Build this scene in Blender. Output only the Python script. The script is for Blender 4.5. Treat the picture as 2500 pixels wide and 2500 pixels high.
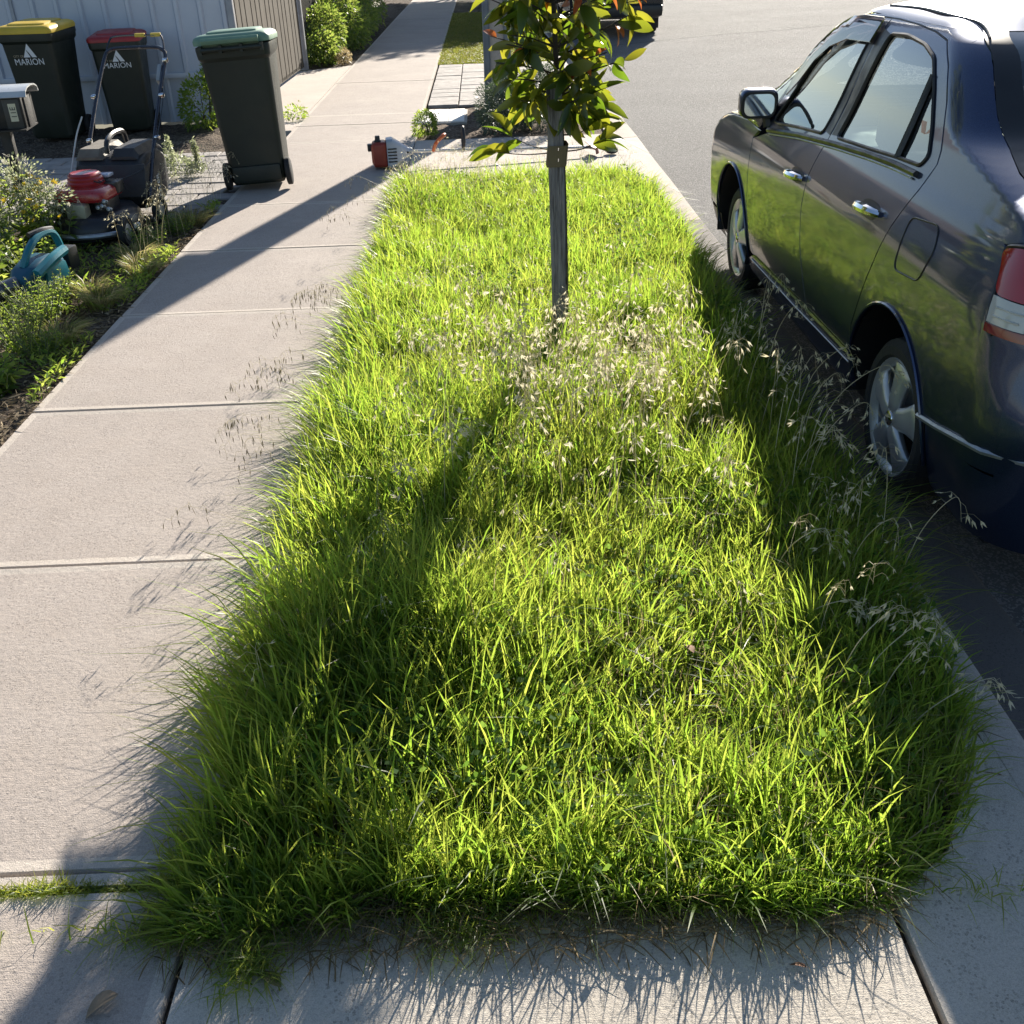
import bpy, bmesh, math, random
import numpy as np
from mathutils import Vector, Matrix, Euler
from mathutils.geometry import delaunay_2d_cdt

for o in list(bpy.data.objects): bpy.data.objects.remove(o)
SC = bpy.context.scene
COL = SC.collection
R = math.radians
random.seed(7); RNG = np.random.default_rng(11)

# ---------- camera ----------
CAM_H, PITCH, YAW, ROLL = 1.75, R(29.848), R(0.733), R(1.95)
fw = Vector((math.sin(YAW)*math.cos(PITCH), math.cos(YAW)*math.cos(PITCH), -math.sin(PITCH)))
rt = Vector((math.cos(YAW), -math.sin(YAW), 0)); up = rt.cross(fw)
RR = rt*math.cos(ROLL) - up*math.sin(ROLL); UU = up*math.cos(ROLL) + rt*math.sin(ROLL)
cd = bpy.data.cameras.new('camera'); cam = bpy.data.objects.new('camera', cd); COL.objects.link(cam)
cd.sensor_width = 36; cd.lens = 36*2480/2500; cd.clip_start = .05; cd.clip_end = 2000
m = Matrix.Identity(4)
for i in range(3): m[i][0], m[i][1], m[i][2] = RR[i], UU[i], -fw[i]
m.translation = (0, 0, CAM_H); cam.matrix_world = m
SC.camera = cam

# ---------- sky, sun, exposure ----------
SUN_EL, SUN_AZ = R(24), R(17)          # azimuth measured from +Y towards +X
w = bpy.data.worlds.new('World'); SC.world = w; w.use_nodes = True
nt = w.node_tree; bg = nt.nodes['Background']
sky = nt.nodes.new('ShaderNodeTexSky'); sky.sky_type = 'NISHITA'; sky.sun_disc = False
sky.sun_elevation = SUN_EL; sky.sun_rotation = SUN_AZ
sky.air_density = 1.0; sky.dust_density = 0.5; sky.ozone_density = 1.8
nt.links.new(sky.outputs[0], bg.inputs[0]); bg.inputs[1].default_value = 0.060
sl = bpy.data.lights.new('sun', 'SUN'); sl.energy = 5.0; sl.angle = R(.53); sl.color = (1, .92, .80)
sun = bpy.data.objects.new('sun', sl); COL.objects.link(sun)
sdir = Vector((math.sin(SUN_AZ)*math.cos(SUN_EL), math.cos(SUN_AZ)*math.cos(SUN_EL), math.sin(SUN_EL)))
sun.rotation_euler = sdir.to_track_quat('Z', 'Y').to_euler(); sun.location = (4, 10, 12)
vs = SC.view_settings; vs.view_transform = 'Standard'; vs.look = 'None'; vs.gamma = 1; vs.use_curve_mapping = False
vs.exposure = 1.30
SC.cycles.use_denoising = True
SC.cycles.max_bounces = 8; SC.cycles.transparent_max_bounces = 12
SC.cycles.caustics_reflective = False; SC.cycles.caustics_refractive = False
SC.cycles.sample_clamp_indirect = 6
# ---------- helpers ----------
def link(o):
    COL.objects.link(o); return o
def tag(o, label=None, cat=None, group=None, kind=None):
    if label: o['label'] = label
    if cat: o['category'] = cat
    if group: o['group'] = group
    if kind: o['kind'] = kind
    return o
def thing(name, label, cat, loc=(0, 0, 0), rz=0, group=None):
    o = link(bpy.data.objects.new(name, None)); o.location = loc; o.rotation_euler = (0, 0, rz)
    o.empty_display_size = .1
    return tag(o, label, cat, group)
def mesh_obj(name, me, mat=None, parent=None, loc=None):
    o = link(bpy.data.objects.new(name, me))
    if mat is not None:
        for mm in (mat if isinstance(mat, (list, tuple)) else [mat]): me.materials.append(mm)
    if parent is not None: o.parent = parent
    if loc is not None: o.location = loc
    return o
def copy_tree(o, parent=None):
    c = o.copy(); COL.objects.link(c); c.parent = parent
    for ch in [x for x in bpy.data.objects if x.parent == o]: copy_tree(ch, c)
    return c
def rot(rx=0, ry=0, rz=0): return Euler((rx, ry, rz)).to_matrix()
def glassless(name, col):
    a = N(name); p = a.princ(col, .12, 0, .5, None, 1.0); return a.done(p)
class MB:
    """collects shapes, builds ONE mesh object"""
    def __init__(s): s.v = []; s.f = []; s.mi = []
    def add(s, vs, fs, mi=0):
        n = len(s.v); s.v += [tuple(p) for p in vs]; s.f += [tuple(i + n for i in f) for f in fs]; s.mi += [mi]*len(fs)
        return s
    def box(s, c, d, M=None, taper=1, mi=0):
        hx, hy, hz = d[0]/2, d[1]/2, d[2]/2; vs = []
        for z in (-1, 1):
            k = taper if z > 0 else 1
            for x, y in ((-1, -1), (1, -1), (1, 1), (-1, 1)):
                p = Vector((x*hx*k, y*hy*k, z*hz))
                if M is not None: p = M @ p
                vs.append(p + Vector(c))
        return s.add(vs, [(3, 2, 1, 0), (4, 5, 6, 7), (0, 1, 5, 4), (1, 2, 6, 5), (2, 3, 7, 6), (3, 0, 4, 7)], mi)
    def loft(s, loops, cap=True, closed=True, mi=0):
        n = len(loops[0]); vs = [p for l in loops for p in l]; fs = []
        for k in range(len(loops) - 1):
            for i in range(n if closed else n - 1):
                j = (i + 1) % n
                fs.append((k*n + i, k*n + j, (k+1)*n + j, (k+1)*n + i))
        if cap and closed:
            fs.append(tuple(range(n - 1, -1, -1))); fs.append(tuple((len(loops)-1)*n + i for i in range(n)))
        return s.add(vs, fs, mi)
    def tube(s, pts, r, n=8, cap=True, mi=0):
        pts = [Vector(p) for p in pts]; rs = r if isinstance(r, (list, tuple)) else [r]*len(pts)
        loops = []; ref = None
        for i, p in enumerate(pts):
            t = (pts[min(i+1, len(pts)-1)] - pts[max(i-1, 0)])
            t = t.normalized() if t.length > 1e-9 else Vector((0, 0, 1))
            if ref is None: ref = t.orthogonal().normalized()
            a = ref - t*ref.dot(t); a = a.normalized() if a.length > 1e-6 else t.orthogonal().normalized()
            ref = a; b = t.cross(a)
            loops.append([p + (a*math.cos(2*math.pi*k/n) + b*math.sin(2*math.pi*k/n))*rs[i] for k in range(n)])
        return s.loft(loops, cap, True, mi)
    def lathe(s, prof, n=24, M=None, off=(0, 0, 0), mi=0, closed_prof=False):
        """profile (r, h) about local Z"""
        off = Vector(off); vs = []; fs = []; k = len(prof)
        for i in range(n):
            a = 2*math.pi*i/n
            for r_, h in prof:
                p = Vector((r_*math.cos(a), r_*math.sin(a), h)); vs.append((M @ p if M is not None else p) + off)
        for i in range(n):
            j = (i + 1) % n
            for q in range(k if closed_prof else k - 1):
                q2 = (q + 1) % k
                fs.append((i*k + q, j*k + q, j*k + q2, i*k + q2))
        return s.add(vs, fs, mi)
    def prism(s, outline, z0, z1, M=None, off=(0, 0, 0), mi=0):
        off = Vector(off); n = len(outline)
        f = lambda p: (M @ Vector(p) if M is not None else Vector(p)) + off
        vs = [f((x, y, z0)) for x, y in outline] + [f((x, y, z1)) for x, y in outline]
        fs = [tuple(range(n - 1, -1, -1)), tuple(range(n, 2*n))] + [(i, (i+1) % n, n + (i+1) % n, n + i) for i in range(n)]
        return s.add(vs, fs, mi)
    def mesh(s, name, bevel=0, seg=2, smooth=True, angle=35):
        me = bpy.data.meshes.new(name); me.from_pydata(s.v, [], s.f); me.update()
        for p, k in zip(me.polygons, s.mi): p.material_index = k
        bm = bmesh.new(); bm.from_mesh(me)
        bmesh.ops.recalc_face_normals(bm, faces=bm.faces)
        if bevel:
            es = [e for e in bm.edges if len(e.link_faces) == 2 and e.calc_face_angle(0) > R(30)]
            bmesh.ops.bevel(bm, geom=es, offset=bevel, segments=seg, profile=.6, affect='EDGES', clamp_overlap=True)
        bm.to_mesh(me); bm.free()
        if smooth:
            me.polygons.foreach_set('use_smooth', [True]*len(me.polygons)); me.set_sharp_from_angle(angle=R(angle))
        return me
    def build(s, name, mat, parent=None, loc=None, bevel=0, seg=2, smooth=True, angle=35):
        return mesh_obj(name, s.mesh(name, bevel, seg, smooth, angle), mat, parent, loc)
def rrect(hx, hy, r, z=0, n=5, cx=0, cy=0):
    pts = []
    for sx, sy, a0 in ((1, 1, 0), (-1, 1, 90), (-1, -1, 180), (1, -1, 270)):
        for k in range(n):
            a = R(a0 + 90*k/(n-1)); pts.append(Vector((cx + sx*(hx-r) + r*math.cos(a), cy + sy*(hy-r) + r*math.sin(a), z)))
    return pts
def smoothpath(pts, k=6):
    """Catmull-Rom through points"""
    P = [Vector(p) for p in pts]; out = []
    for i in range(len(P) - 1):
        a = P[max(i-1, 0)]; b = P[i]; c = P[i+1]; d = P[min(i+2, len(P)-1)]
        for j in range(k):
            t = j/k
            out.append(.5*((2*b) + (c - a)*t + (2*a - 5*b + 4*c - d)*t*t + (3*b - a - 3*c + d)*t**3))
    out.append(P[-1]); return out
def np_mesh(name, V, F3=None, F4=None, attrs=None, smooth=False):
    """big numpy mesh: V (n,3); F3 (k,3); F4 (k,4)"""
    me = bpy.data.meshes.new(name); V = np.asarray(V, np.float32)
    n3 = 0 if F3 is None else len(F3); n4 = 0 if F4 is None else len(F4)
    me.vertices.add(len(V)); me.vertices.foreach_set('co', V.ravel())
    idx = np.concatenate([x.ravel() for x in (F4, F3) if x is not None and len(x)]).astype(np.int32)
    me.loops.add(len(idx)); me.loops.foreach_set('vertex_index', idx)
    st = np.concatenate([np.arange(n4)*4, n4*4 + np.arange(n3)*3]).astype(np.int32)
    me.polygons.add(n3 + n4); me.polygons.foreach_set('loop_start', st)
    me.polygons.foreach_set('loop_total', np.concatenate([np.full(n4, 4), np.full(n3, 3)]).astype(np.int32))
    if smooth: me.polygons.foreach_set('use_smooth', np.ones(n3 + n4, bool))
    me.update(calc_edges=True)
    for k, a in (attrs or {}).items():
        at = me.attributes.new(k, 'FLOAT', 'POINT'); at.data.foreach_set('value', np.asarray(a, np.float32))
    return me
def vnoise(x, y, s, seed=0):
    """smooth value noise 0..1"""
    x = np.asarray(x, float)*s + 100 + seed*17.3; y = np.asarray(y, float)*s + 100 + seed*9.1
    xi = np.floor(x).astype(int); yi = np.floor(y).astype(int); fx = x - xi; fy = y - yi
    fx = fx*fx*(3 - 2*fx); fy = fy*fy*(3 - 2*fy)
    h = lambda a, b: (np.abs(np.sin(a*127.1 + b*311.7 + seed*74.7)*43758.5453) % 1)
    return (h(xi, yi)*(1-fx)*(1-fy) + h(xi+1, yi)*fx*(1-fy) + h(xi, yi+1)*(1-fx)*fy + h(xi+1, yi+1)*fx*fy)
def text_mesh(name, body, size, mat, parent, M, align='CENTER', extrude=.0006):
    cu = bpy.data.curves.new(name, 'FONT'); cu.body = body; cu.size = size; cu.align_x = align; cu.extrude = extrude; cu.resolution_u = 3
    t = bpy.data.objects.new('tmp_text', cu); COL.objects.link(t)
    dg = bpy.context.evaluated_depsgraph_get(); me = bpy.data.meshes.new_from_object(t.evaluated_get(dg))
    bpy.data.objects.remove(t); me.name = name; me.transform(M)
    return mesh_obj(name, me, mat, parent)
# ---------- materials ----------
class N:
    def __init__(s, name):
        s.m = bpy.data.materials.new(name); s.m.use_nodes = True; s.t = s.m.node_tree; s.t.nodes.clear()
        s.out = s.t.nodes.new('ShaderNodeOutputMaterial')
    def n(s, typ, **kw):
        nd = s.t.nodes.new('ShaderNode' + typ)
        for k, v in kw.items(): setattr(nd, k, v)
        return nd
    def l(s, a, b): s.t.links.new(a, b)
    def coord(s, mode='pos', scale=(1, 1, 1)):
        if mode == 'pos': o = s.n('NewGeometry').outputs['Position']
        else: o = s.n('TexCoord').outputs['Object']
        if scale != (1, 1, 1):
            mp = s.n('Mapping'); mp.inputs['Scale'].default_value = scale; s.l(o, mp.inputs['Vector']); o = mp.outputs[0]
        return o
    def noise(s, co, scale, detail=4, rough=.55, lo=.3, hi=.7):
        nz = s.n('TexNoise'); nz.inputs['Scale'].default_value = scale; nz.inputs['Detail'].default_value = detail
        nz.inputs['Roughness'].default_value = rough; s.l(co, nz.inputs['Vector'])
        mr = s.n('MapRange'); mr.inputs[1].default_value = lo; mr.inputs[2].default_value = hi; s.l(nz.outputs['Fac'], mr.inputs[0])
        return mr.outputs[0]
    def mix(s, fac, a, b, mode='MIX'):
        mx = s.n('Mix', data_type='RGBA', blend_type=mode)
        for sock, v in ((mx.inputs[0], fac), (mx.inputs[6], a), (mx.inputs[7], b)):
            if isinstance(v, (int, float)): sock.default_value = v
            elif isinstance(v, (tuple, list)): sock.default_value = (*v[:3], 1)
            else: s.l(v, sock)
        return mx.outputs[2]
    def math(s, op, a, b=0.0):
        mt = s.n('Math', operation=op)
        for sock, v in ((mt.inputs[0], a), (mt.inputs[1], b)):
            if isinstance(v, (int, float)): sock.default_value = v
            else: s.l(v, sock)
        return mt.outputs[0]
    def bump(s, h, strength=.3, dist=.01):
        b = s.n('Bump'); b.inputs['Strength'].default_value = strength; b.inputs['Distance'].default_value = dist
        s.l(h, b.inputs['Height']); return b.outputs[0]
    def princ(s, col, rough=.6, metal=0, spec=.5, normal=None, coat=0):
        p = s.n('BsdfPrincipled')
        for k, v in (('Base Color', col), ('Roughness', rough), ('Metallic', metal), ('Specular IOR Level', spec), ('Coat Weight', coat)):
            if isinstance(v, (int, float)): p.inputs[k].default_value = v
            elif isinstance(v, (tuple, list)): p.inputs[k].default_value = (*v[:3], 1)
            else: s.l(v, p.inputs[k])
        if normal is not None: s.l(normal, p.inputs['Normal'])
        return p
    def done(s, sh):
        s.l(sh.outputs[0] if hasattr(sh, 'outputs') else sh, s.out.inputs[0]); return s.m
def sc(c, k): return tuple(min(1, x*k) for x in c)
def pm(name, col, rough=.6, metal=0, var=.15, vs=6, bump=0, bs=60, spec=.5, coat=0, mode='obj', rvar=.1):
    a = N(name); co = a.coord(mode)
    f = a.noise(co, vs, 5); c = a.mix(f, sc(col, 1 - var), sc(col, 1 + var))
    nm = a.bump(a.noise(co, bs, 3), bump, .004) if bump else None
    mr = a.n('MapRange'); mr.inputs[3].default_value = max(.02, rough - rvar); mr.inputs[4].default_value = min(1, rough + rvar)
    a.l(a.noise(co, vs*2.3, 4), mr.inputs[0])
    return a.done(a.princ(c, mr.outputs[0], metal, spec, nm, coat))
def concrete(name, base, warm=.03, specks=.5, broom=True, rough=.88, big=1.3):
    a = N(name); co = a.coord('pos')
    c = a.mix(a.noise(co, big, 6, .65), sc(base, .74), sc(base, 1.14))
    c = a.mix(a.math('MULTIPLY', a.noise(co, 2.7, 5, .7, .55, .72), .45), c, sc((base[0], base[1]*.96, base[2]*.9), .62))
    c = a.mix(a.noise(co, 5, 6, .65, .45, .75), c, sc((base[0], base[1]*.97, base[2]*.93), .90))
    c = a.mix(a.math('MULTIPLY', a.noise(co, 38, 5, .7, .35, .75), .35), c, sc(base, .62))
    vo = a.n('TexVoronoi'); vo.inputs['Scale'].default_value = 95; a.l(co, vo.inputs['Vector'])
    sp = a.math('LESS_THAN', vo.outputs['Distance'], .33)
    sp = a.math('MULTIPLY', sp, a.noise(co, 11, 4, .6, .42, .58))
    c = a.mix(a.math('MULTIPLY', sp, specks), c, sc(base, .25))
    gr = a.noise(co, 130, 3, .65, .42, .62)
    c = a.mix(a.math('MULTIPLY', gr, .50), c, sc(base, .60))
    fine = a.noise(co, 420, 2, .5, .3, .7)
    c = a.mix(a.math('MULTIPLY', fine, .50), c, sc(base, 1.5))
    h = a.math('ADD', a.math('MULTIPLY', fine, .5), a.math('MULTIPLY', a.noise(co, 60, 4), .8))
    if broom:
        st = a.noise(a.coord('pos', (14, 330, 1)), 1.0, 4, .7, .3, .7)
        c = a.mix(a.math('MULTIPLY', st, .10), c, sc(base, .6)); h = a.math('ADD', h, a.math('MULTIPLY', st, .45))
    h = a.math('SUBTRACT', h, a.math('MULTIPLY', sp, 1.5))
    return a.done(a.princ(c, rough, 0, .35, a.bump(h, .55, .0025)))
def leafm(name, c0, c1, t0, t1, tr=.45, rough=.45, spec=.4, attr='tone'):
    """leaf: reflected colour c0..c1, transmitted colour t0..t1 picked per leaf by the attribute"""
    a = N(name)
    if attr == 'rand': f = a.n('ObjectInfo').outputs['Random']
    else: f = a.n('Attribute', attribute_name=attr).outputs['Fac']
    p = a.princ(a.mix(f, c0, c1), rough, 0, spec)
    t = a.n('BsdfTranslucent'); a.l(a.mix(f, t0, t1), t.inputs['Color'])
    mx = a.n('MixShader'); mx.inputs[0].default_value = tr; a.l(p.outputs[0], mx.inputs[1]); a.l(t.outputs[0], mx.inputs[2])
    return a.done(mx)
def glassm(name, tint, refl=1.0, rough=0.0, fac=1.6):
    a = N(name); fr = a.n('Fresnel'); fr.inputs[0].default_value = 1.52
    g = a.n('BsdfGlossy'); g.inputs['Roughness'].default_value = rough; g.inputs['Color'].default_value = (refl, refl, refl, 1)
    t = a.n('BsdfTransparent'); t.inputs['Color'].default_value = (*tint, 1)
    mx = a.n('MixShader'); a.l(a.math('MINIMUM', a.math('MULTIPLY', fr.outputs[0], fac), 1.0), mx.inputs[0]); a.l(t.outputs[0], mx.inputs[1]); a.l(g.outputs[0], mx.inputs[2])
    return a.done(mx)
MT = {}
MT['path'] = concrete('path_concrete', (.385, .335, .298), specks=.6)
MT['path_trim'] = concrete('path_trowelled', (.455, .405, .355), specks=.15, broom=False)
MT['apron'] = concrete('apron_concrete', (.48, .435, .375), specks=.8, big=2.0)
MT['apron_trim'] = concrete('apron_trowelled', (.50, .455, .395), specks=.4, broom=False)
MT['kerb'] = concrete('kerb_concrete', (.40, .36, .32), specks=.4, broom=False)
MT['drive'] = concrete('driveway_concrete', (.50, .44, .385), specks=.1)
MT['gutter'] = concrete('gutter_concrete', (.36, .31, .27), specks=.5, broom=False)
MT['gutter_shaded'] = concrete('shaded_gutter', (.135, .122, .115), specks=.6, broom=False)  # old gutter concrete, darkened: the parked car's shade is put into the colour
def asphalt():
    a = N('asphalt'); co = a.coord('pos'); b = (.155, .152, .150)
    c = a.mix(a.noise(co, .7, 5), sc(b, .82), sc(b, 1.15))
    vo = a.n('TexVoronoi'); vo.inputs['Scale'].default_value = 150; a.l(co, vo.inputs['Vector'])
    c = a.mix(a.math('MULTIPLY', a.math('GREATER_THAN', vo.outputs['Color'], .62), .6), c, (.36, .35, .34))
    c = a.mix(a.math('MULTIPLY', a.math('LESS_THAN', vo.outputs['Distance'], .16), .5), c, (.05, .05, .05))
    h = a.math('ADD', vo.outputs['Distance'], a.noise(co, 200, 3))
    return a.done(a.princ(c, .88, 0, .22, a.bump(h, .9, .007)))
MT['asphalt'] = asphalt()
def soil(name, base, chips):
    a = N(name); co = a.coord('pos')
    c = a.mix(a.noise(co, 14, 6, .7), sc(base, .5), sc(base, 1.5))
    vo = a.n('TexVoronoi'); vo.inputs['Scale'].default_value = 55; a.l(co, vo.inputs['Vector'])
    c = a.mix(a.math('MULTIPLY', a.math('GREATER_THAN', vo.outputs['Color'], .62), .7), c, chips)
    h = a.math('ADD', a.noise(co, 30, 6, .7), vo.outputs['Distance'])
    return a.done(a.princ(c, .95, 0, .2, a.bump(h, 1, .02)))
MT['soil'] = soil('garden_soil', (.10, .075, .055), (.24, .19, .14))
MT['mulch'] = soil('bark_mulch', (.14, .10, .075), (.30, .24, .18))
MT['verge_soil'] = soil('verge_soil', (.055, .045, .03), (.12, .10, .06))
MT['paver'] = pm('paver', (.29, .265, .245), .85, var=.22, vs=5, bump=.5, bs=90, mode='pos')
MT['far_ground'] = pm('far_ground', (.16, .15, .09), .95, var=.4, vs=.6, mode='pos')
MT['black_plastic'] = pm('black_plastic', (.018, .018, .02), .42, bump=.15, bs=300)
MT['bin_green'] = pm('bin_plastic', (.012, .017, .012), .52, var=.2, vs=3, bump=.12, bs=350)
MT['rubber'] = pm('rubber', (.02, .02, .02), .75, bump=.2, bs=120)
MT['steel'] = pm('galvanised_steel', (.36, .38, .40), .42, .75, vs=18)
MT['chrome'] = pm('chrome', (.75, .76, .78), .08, 1, var=.02, rvar=.03)
MT['white'] = pm('white_print', (.72, .74, .76), .6, var=.05)
# ---------- car surface: developed coordinate q along the plan outline, height z ----------
import numpy as np
CX0, CXC = 1.415, 2.26            # outer left flank, centre line (world X)
def pch(xs, ys):
    xs = np.array(xs, float); ys = np.array(ys, float)
    h = np.diff(xs); d = np.diff(ys) / h
    m = np.zeros(len(xs)); m[0] = d[0]; m[-1] = d[-1]
    for i in range(1, len(xs) - 1):
        if d[i-1] * d[i] > 0:
            w1 = 2*h[i] + h[i-1]; w2 = h[i] + 2*h[i-1]
            m[i] = (w1 + w2) / (w1/d[i-1] + w2/d[i])
    def f(x):
        x = min(max(x, xs[0]), xs[-1])
        i = int(min(max(np.searchsorted(xs, x) - 1, 0), len(xs) - 2))
        t = (x - xs[i]) / h[i]
        return ((2*t**3 - 3*t*t + 1)*ys[i] + (t**3 - 2*t*t + t)*h[i]*m[i]
                + (-2*t**3 + 3*t*t)*ys[i+1] + (t**3 - t*t)*h[i]*m[i+1])
    return f
car_inset = pch([-.02, .06, .15, .25, .40, .55, .68, .75, .82, .90, .96, 1.05, 1.15, 1.25, 1.32, 1.37, 1.40, 1.42, 1.436, 1.446],
                [.10, .06, .032, .014, .003, 0, .008, .019, .039, .070, .098, .134, .167, .202, .232, .262, .288, .318, .362, .43])
car_yc0 = pch([.0, .30, .45, .62, .75, .85, .92, .965, 1.0, 1.02, 1.035, 1.05, 1.08, 1.157, 1.30, 1.40, 1.446], [2.83, 2.77, 2.74, 2.79, 2.81, 2.83, 2.84, 2.86, 2.90, 3.0, 3.16, 3.36, 3.53, 3.66, 3.84, 4.02, 4.28])
car_yf = pch([.0, .30, .62, .70, .80, .86, 1.0, 1.21, 1.36, 1.40, 1.446], [6.55, 6.62, 6.58, 6.48, 6.15, 5.88, 5.60, 5.22, 4.92, 4.80, 4.55])
CR = .24
def car_yc(z): return sum(car_yc0(z + d) for d in (-.055, -.044, -.033, -.022, -.011, 0, .011, .022, .033, .044, .055))/11
def car_pt(q, z):
    ins = car_inset(z); x = CX0 + ins; yc = car_yc(z); yf = car_yf(z)
    if q < yc:
        a = (yc - q) / CR
        if a < math.pi/2: return (x + CR*(1 - math.cos(a)), yc - CR*math.sin(a), z)
        s = (a - math.pi/2) * CR; hw = CXC - x - CR
        return (x + CR + s, yc - CR - .05*(1 - (1 - min(s/max(hw, .01), 1))**2), z)
    if q > yf:
        a = (q - yf) / CR
        if a < math.pi/2: return (x + CR*(1 - math.cos(a)), yf + CR*math.sin(a), z)
        s = (a - math.pi/2) * CR; hw = CXC - x - CR
        return (x + CR + s, yf + CR + .10*(1 - (1 - min(s/max(hw, .01), 1))**2), z)
    return (x, q, z)
def car_qmin(z): return car_yc(z) - CR*math.pi/2 - (CXC - CX0 - car_inset(z) - CR)
def car_qmax(z): return car_yf(z) + CR*math.pi/2 + (CXC - CX0 - car_inset(z) - CR)
# ---------- the setting: ground, road, kerb, path ----------
def sheet(name, poly, z, mat, parent=None, kind='structure'):
    me = bpy.data.meshes.new(name); me.from_pydata([(x, y, z) for x, y in poly], [], [tuple(range(len(poly)))]); me.update()
    o = mesh_obj(name, me, mat, parent)
    if parent is None: o['kind'] = kind
    return o
def bumpy(name, x0, x1, y0, y1, z, mat, step=.05, amp=.02, seed=1):
    nx = int((x1-x0)/step) + 1; ny = int((y1-y0)/step) + 1
    X, Y = np.meshgrid(np.linspace(x0, x1, nx), np.linspace(y0, y1, ny))
    Z = z + amp*(vnoise(X, Y, 3, seed) - .5) + amp*.7*(vnoise(X, Y, 11, seed+1) - .5)
    V = np.stack([X, Y, Z], -1).reshape(-1, 3); i = np.arange((ny-1)*nx).reshape(ny-1, nx)[:, :-1].ravel()
    me = np_mesh(name, V, None, np.stack([i, i+1, i+nx+1, i+nx], 1), smooth=True)
    o = mesh_obj(name, me, mat); o['kind'] = 'structure'; return o
sheet('ground', [(-400, -60), (400, -60), (400, 900), (-400, 900)], -.26, MT['far_ground'])
sheet('road', [(1.50, -30), (60, -30), (60, 160), (1.50, 160)], -.183, MT['asphalt'])
bumpy('garden_soil', -8, -2.0, -1.5, 12.2, -.035, MT['soil'], .06, .05, 3)
bumpy('verge_soil', -.69, 1.20, 1.36, 8.42, -.03, MT['verge_soil'], .06, .03, 5)
bumpy('mulch_bed', -.69, 1.20, 10.33, 12.55, -.02, MT['mulch'], .04, .035, 8)
bumpy('far_border_soil', -2.9, -2.0, 16.9, 40, -.02, MT['soil'], .1, .05, 9)
def slab(parent, x0, x1, y0, y1, mats, name='slab', z=0.0, border=.045, poly=None, th=.10):
    pts = poly or [(x0, y0), (x1, y0), (x1, y1), (x0, y1)]
    bm = bmesh.new(); vs = [bm.verts.new((x, y, z)) for x, y in pts]; f = bm.faces.new(vs)
    if f.normal.z < 0: f.normal_flip()
    if border:
        bm.normal_update(); bmesh.ops.inset_individual(bm, faces=[f], thickness=border)
        for q in bm.faces: q.material_index = 1
        f.material_index = 0
        for v in f.verts: v.co.z -= .0015
    bot = [e for e in bm.edges if e.is_boundary]
    ex = bmesh.ops.extrude_edge_only(bm, edges=bot)
    nv = [g for g in ex['geom'] if isinstance(g, bmesh.types.BMVert)]
    c = sum((v.co for v in nv), Vector())/len(nv)
    for v in nv: v.co.z -= .012; d = (v.co - c); d.z = 0; v.co += d.normalized()*.006
    e2 = [g for g in ex['geom'] if isinstance(g, bmesh.types.BMEdge)]
    ex = bmesh.ops.extrude_edge_only(bm, edges=e2)
    for g in ex['geom']:
        if isinstance(g, bmesh.types.BMVert): g.co.z -= th
    bmesh.ops.recalc_face_normals(bm, faces=bm.faces)
    me = bpy.data.meshes.new(name); bm.to_mesh(me); bm.free()
    if sum(p.normal.z*p.area for p in me.polygons) < 0: me.flip_normals()
    return mesh_obj(name, me, mats, parent)
fp = link(bpy.data.objects.new('footpath', None)); fp['kind'] = 'structure'
PM = [MT['path'], MT['path_trim']]; AM = [MT['apron'], MT['apron_trim']]; DM = [MT['drive'], MT['path_trim']]
ys = [1.556, 2.822, 4.085, 5.348, 6.61, 7.87, 10.45, 11.45, 12.12, 14.95, 17.7, 20.5, 23.3, 26.1, 29, 32, 36, 42]
slab(fp, -2.005, -.680, -1.2, 1.495, PM)
slab(fp, -2.005, -.682, 1.516, 1.548, [MT['path_trim']]*2, border=0)
for i, (a, b) in enumerate(zip(ys, ys[1:])):
    slab(fp, -2.005, -.682, a + .008, b - .008, PM, z=random.uniform(-.003, .002))
ap = link(bpy.data.objects.new('near_crossover', None)); ap['kind'] = 'structure'
slab(ap, -.662, .757, -1.2, 1.40, AM)
slab(ap, 0, 0, 0, 0, AM, poly=[(.777, -1.2), (1.235, -1.2), (1.235, 2.0), (1.17, 2.06), (1.13, 1.90), (1.05, 1.70), (.93, 1.50), (.777, 1.40)])
fd = link(bpy.data.objects.new('far_crossover', None)); fd['kind'] = 'structure'
slab(fd, -.672, .62, 8.42, 10.34, DM); slab(fd, .632, 1.262, 8.30, 10.34, [MT['path_trim']]*2)
slab(fd, -.672, .62, 8.12, 8.405, DM, border=.02)
pd = link(bpy.data.objects.new('private_driveway', None)); pd['kind'] = 'structure'
slab(pd, 0, 0, 0, 0, [MT['drive']]*2, poly=[(-2.015, 12.2), (-2.015, 17.05), (-2.88, 16.35), (-2.88, 12.2)], border=.03)
slab(pd, -2.6, -2.015, 11.2, 12.18, [MT['drive']]*2, border=.03)
# joint fill
sheet('joint_grit', [(-2.1, -1.3), (1.26, -1.3), (1.26, 2.02), (-2.1, 2.02)], -.022, MT['soil'])
sheet('joint_bed', [(-2.02, 2.02), (-.66, 2.02), (-.66, 45), (-2.02, 45)], -.03, MT['soil'])
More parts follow.
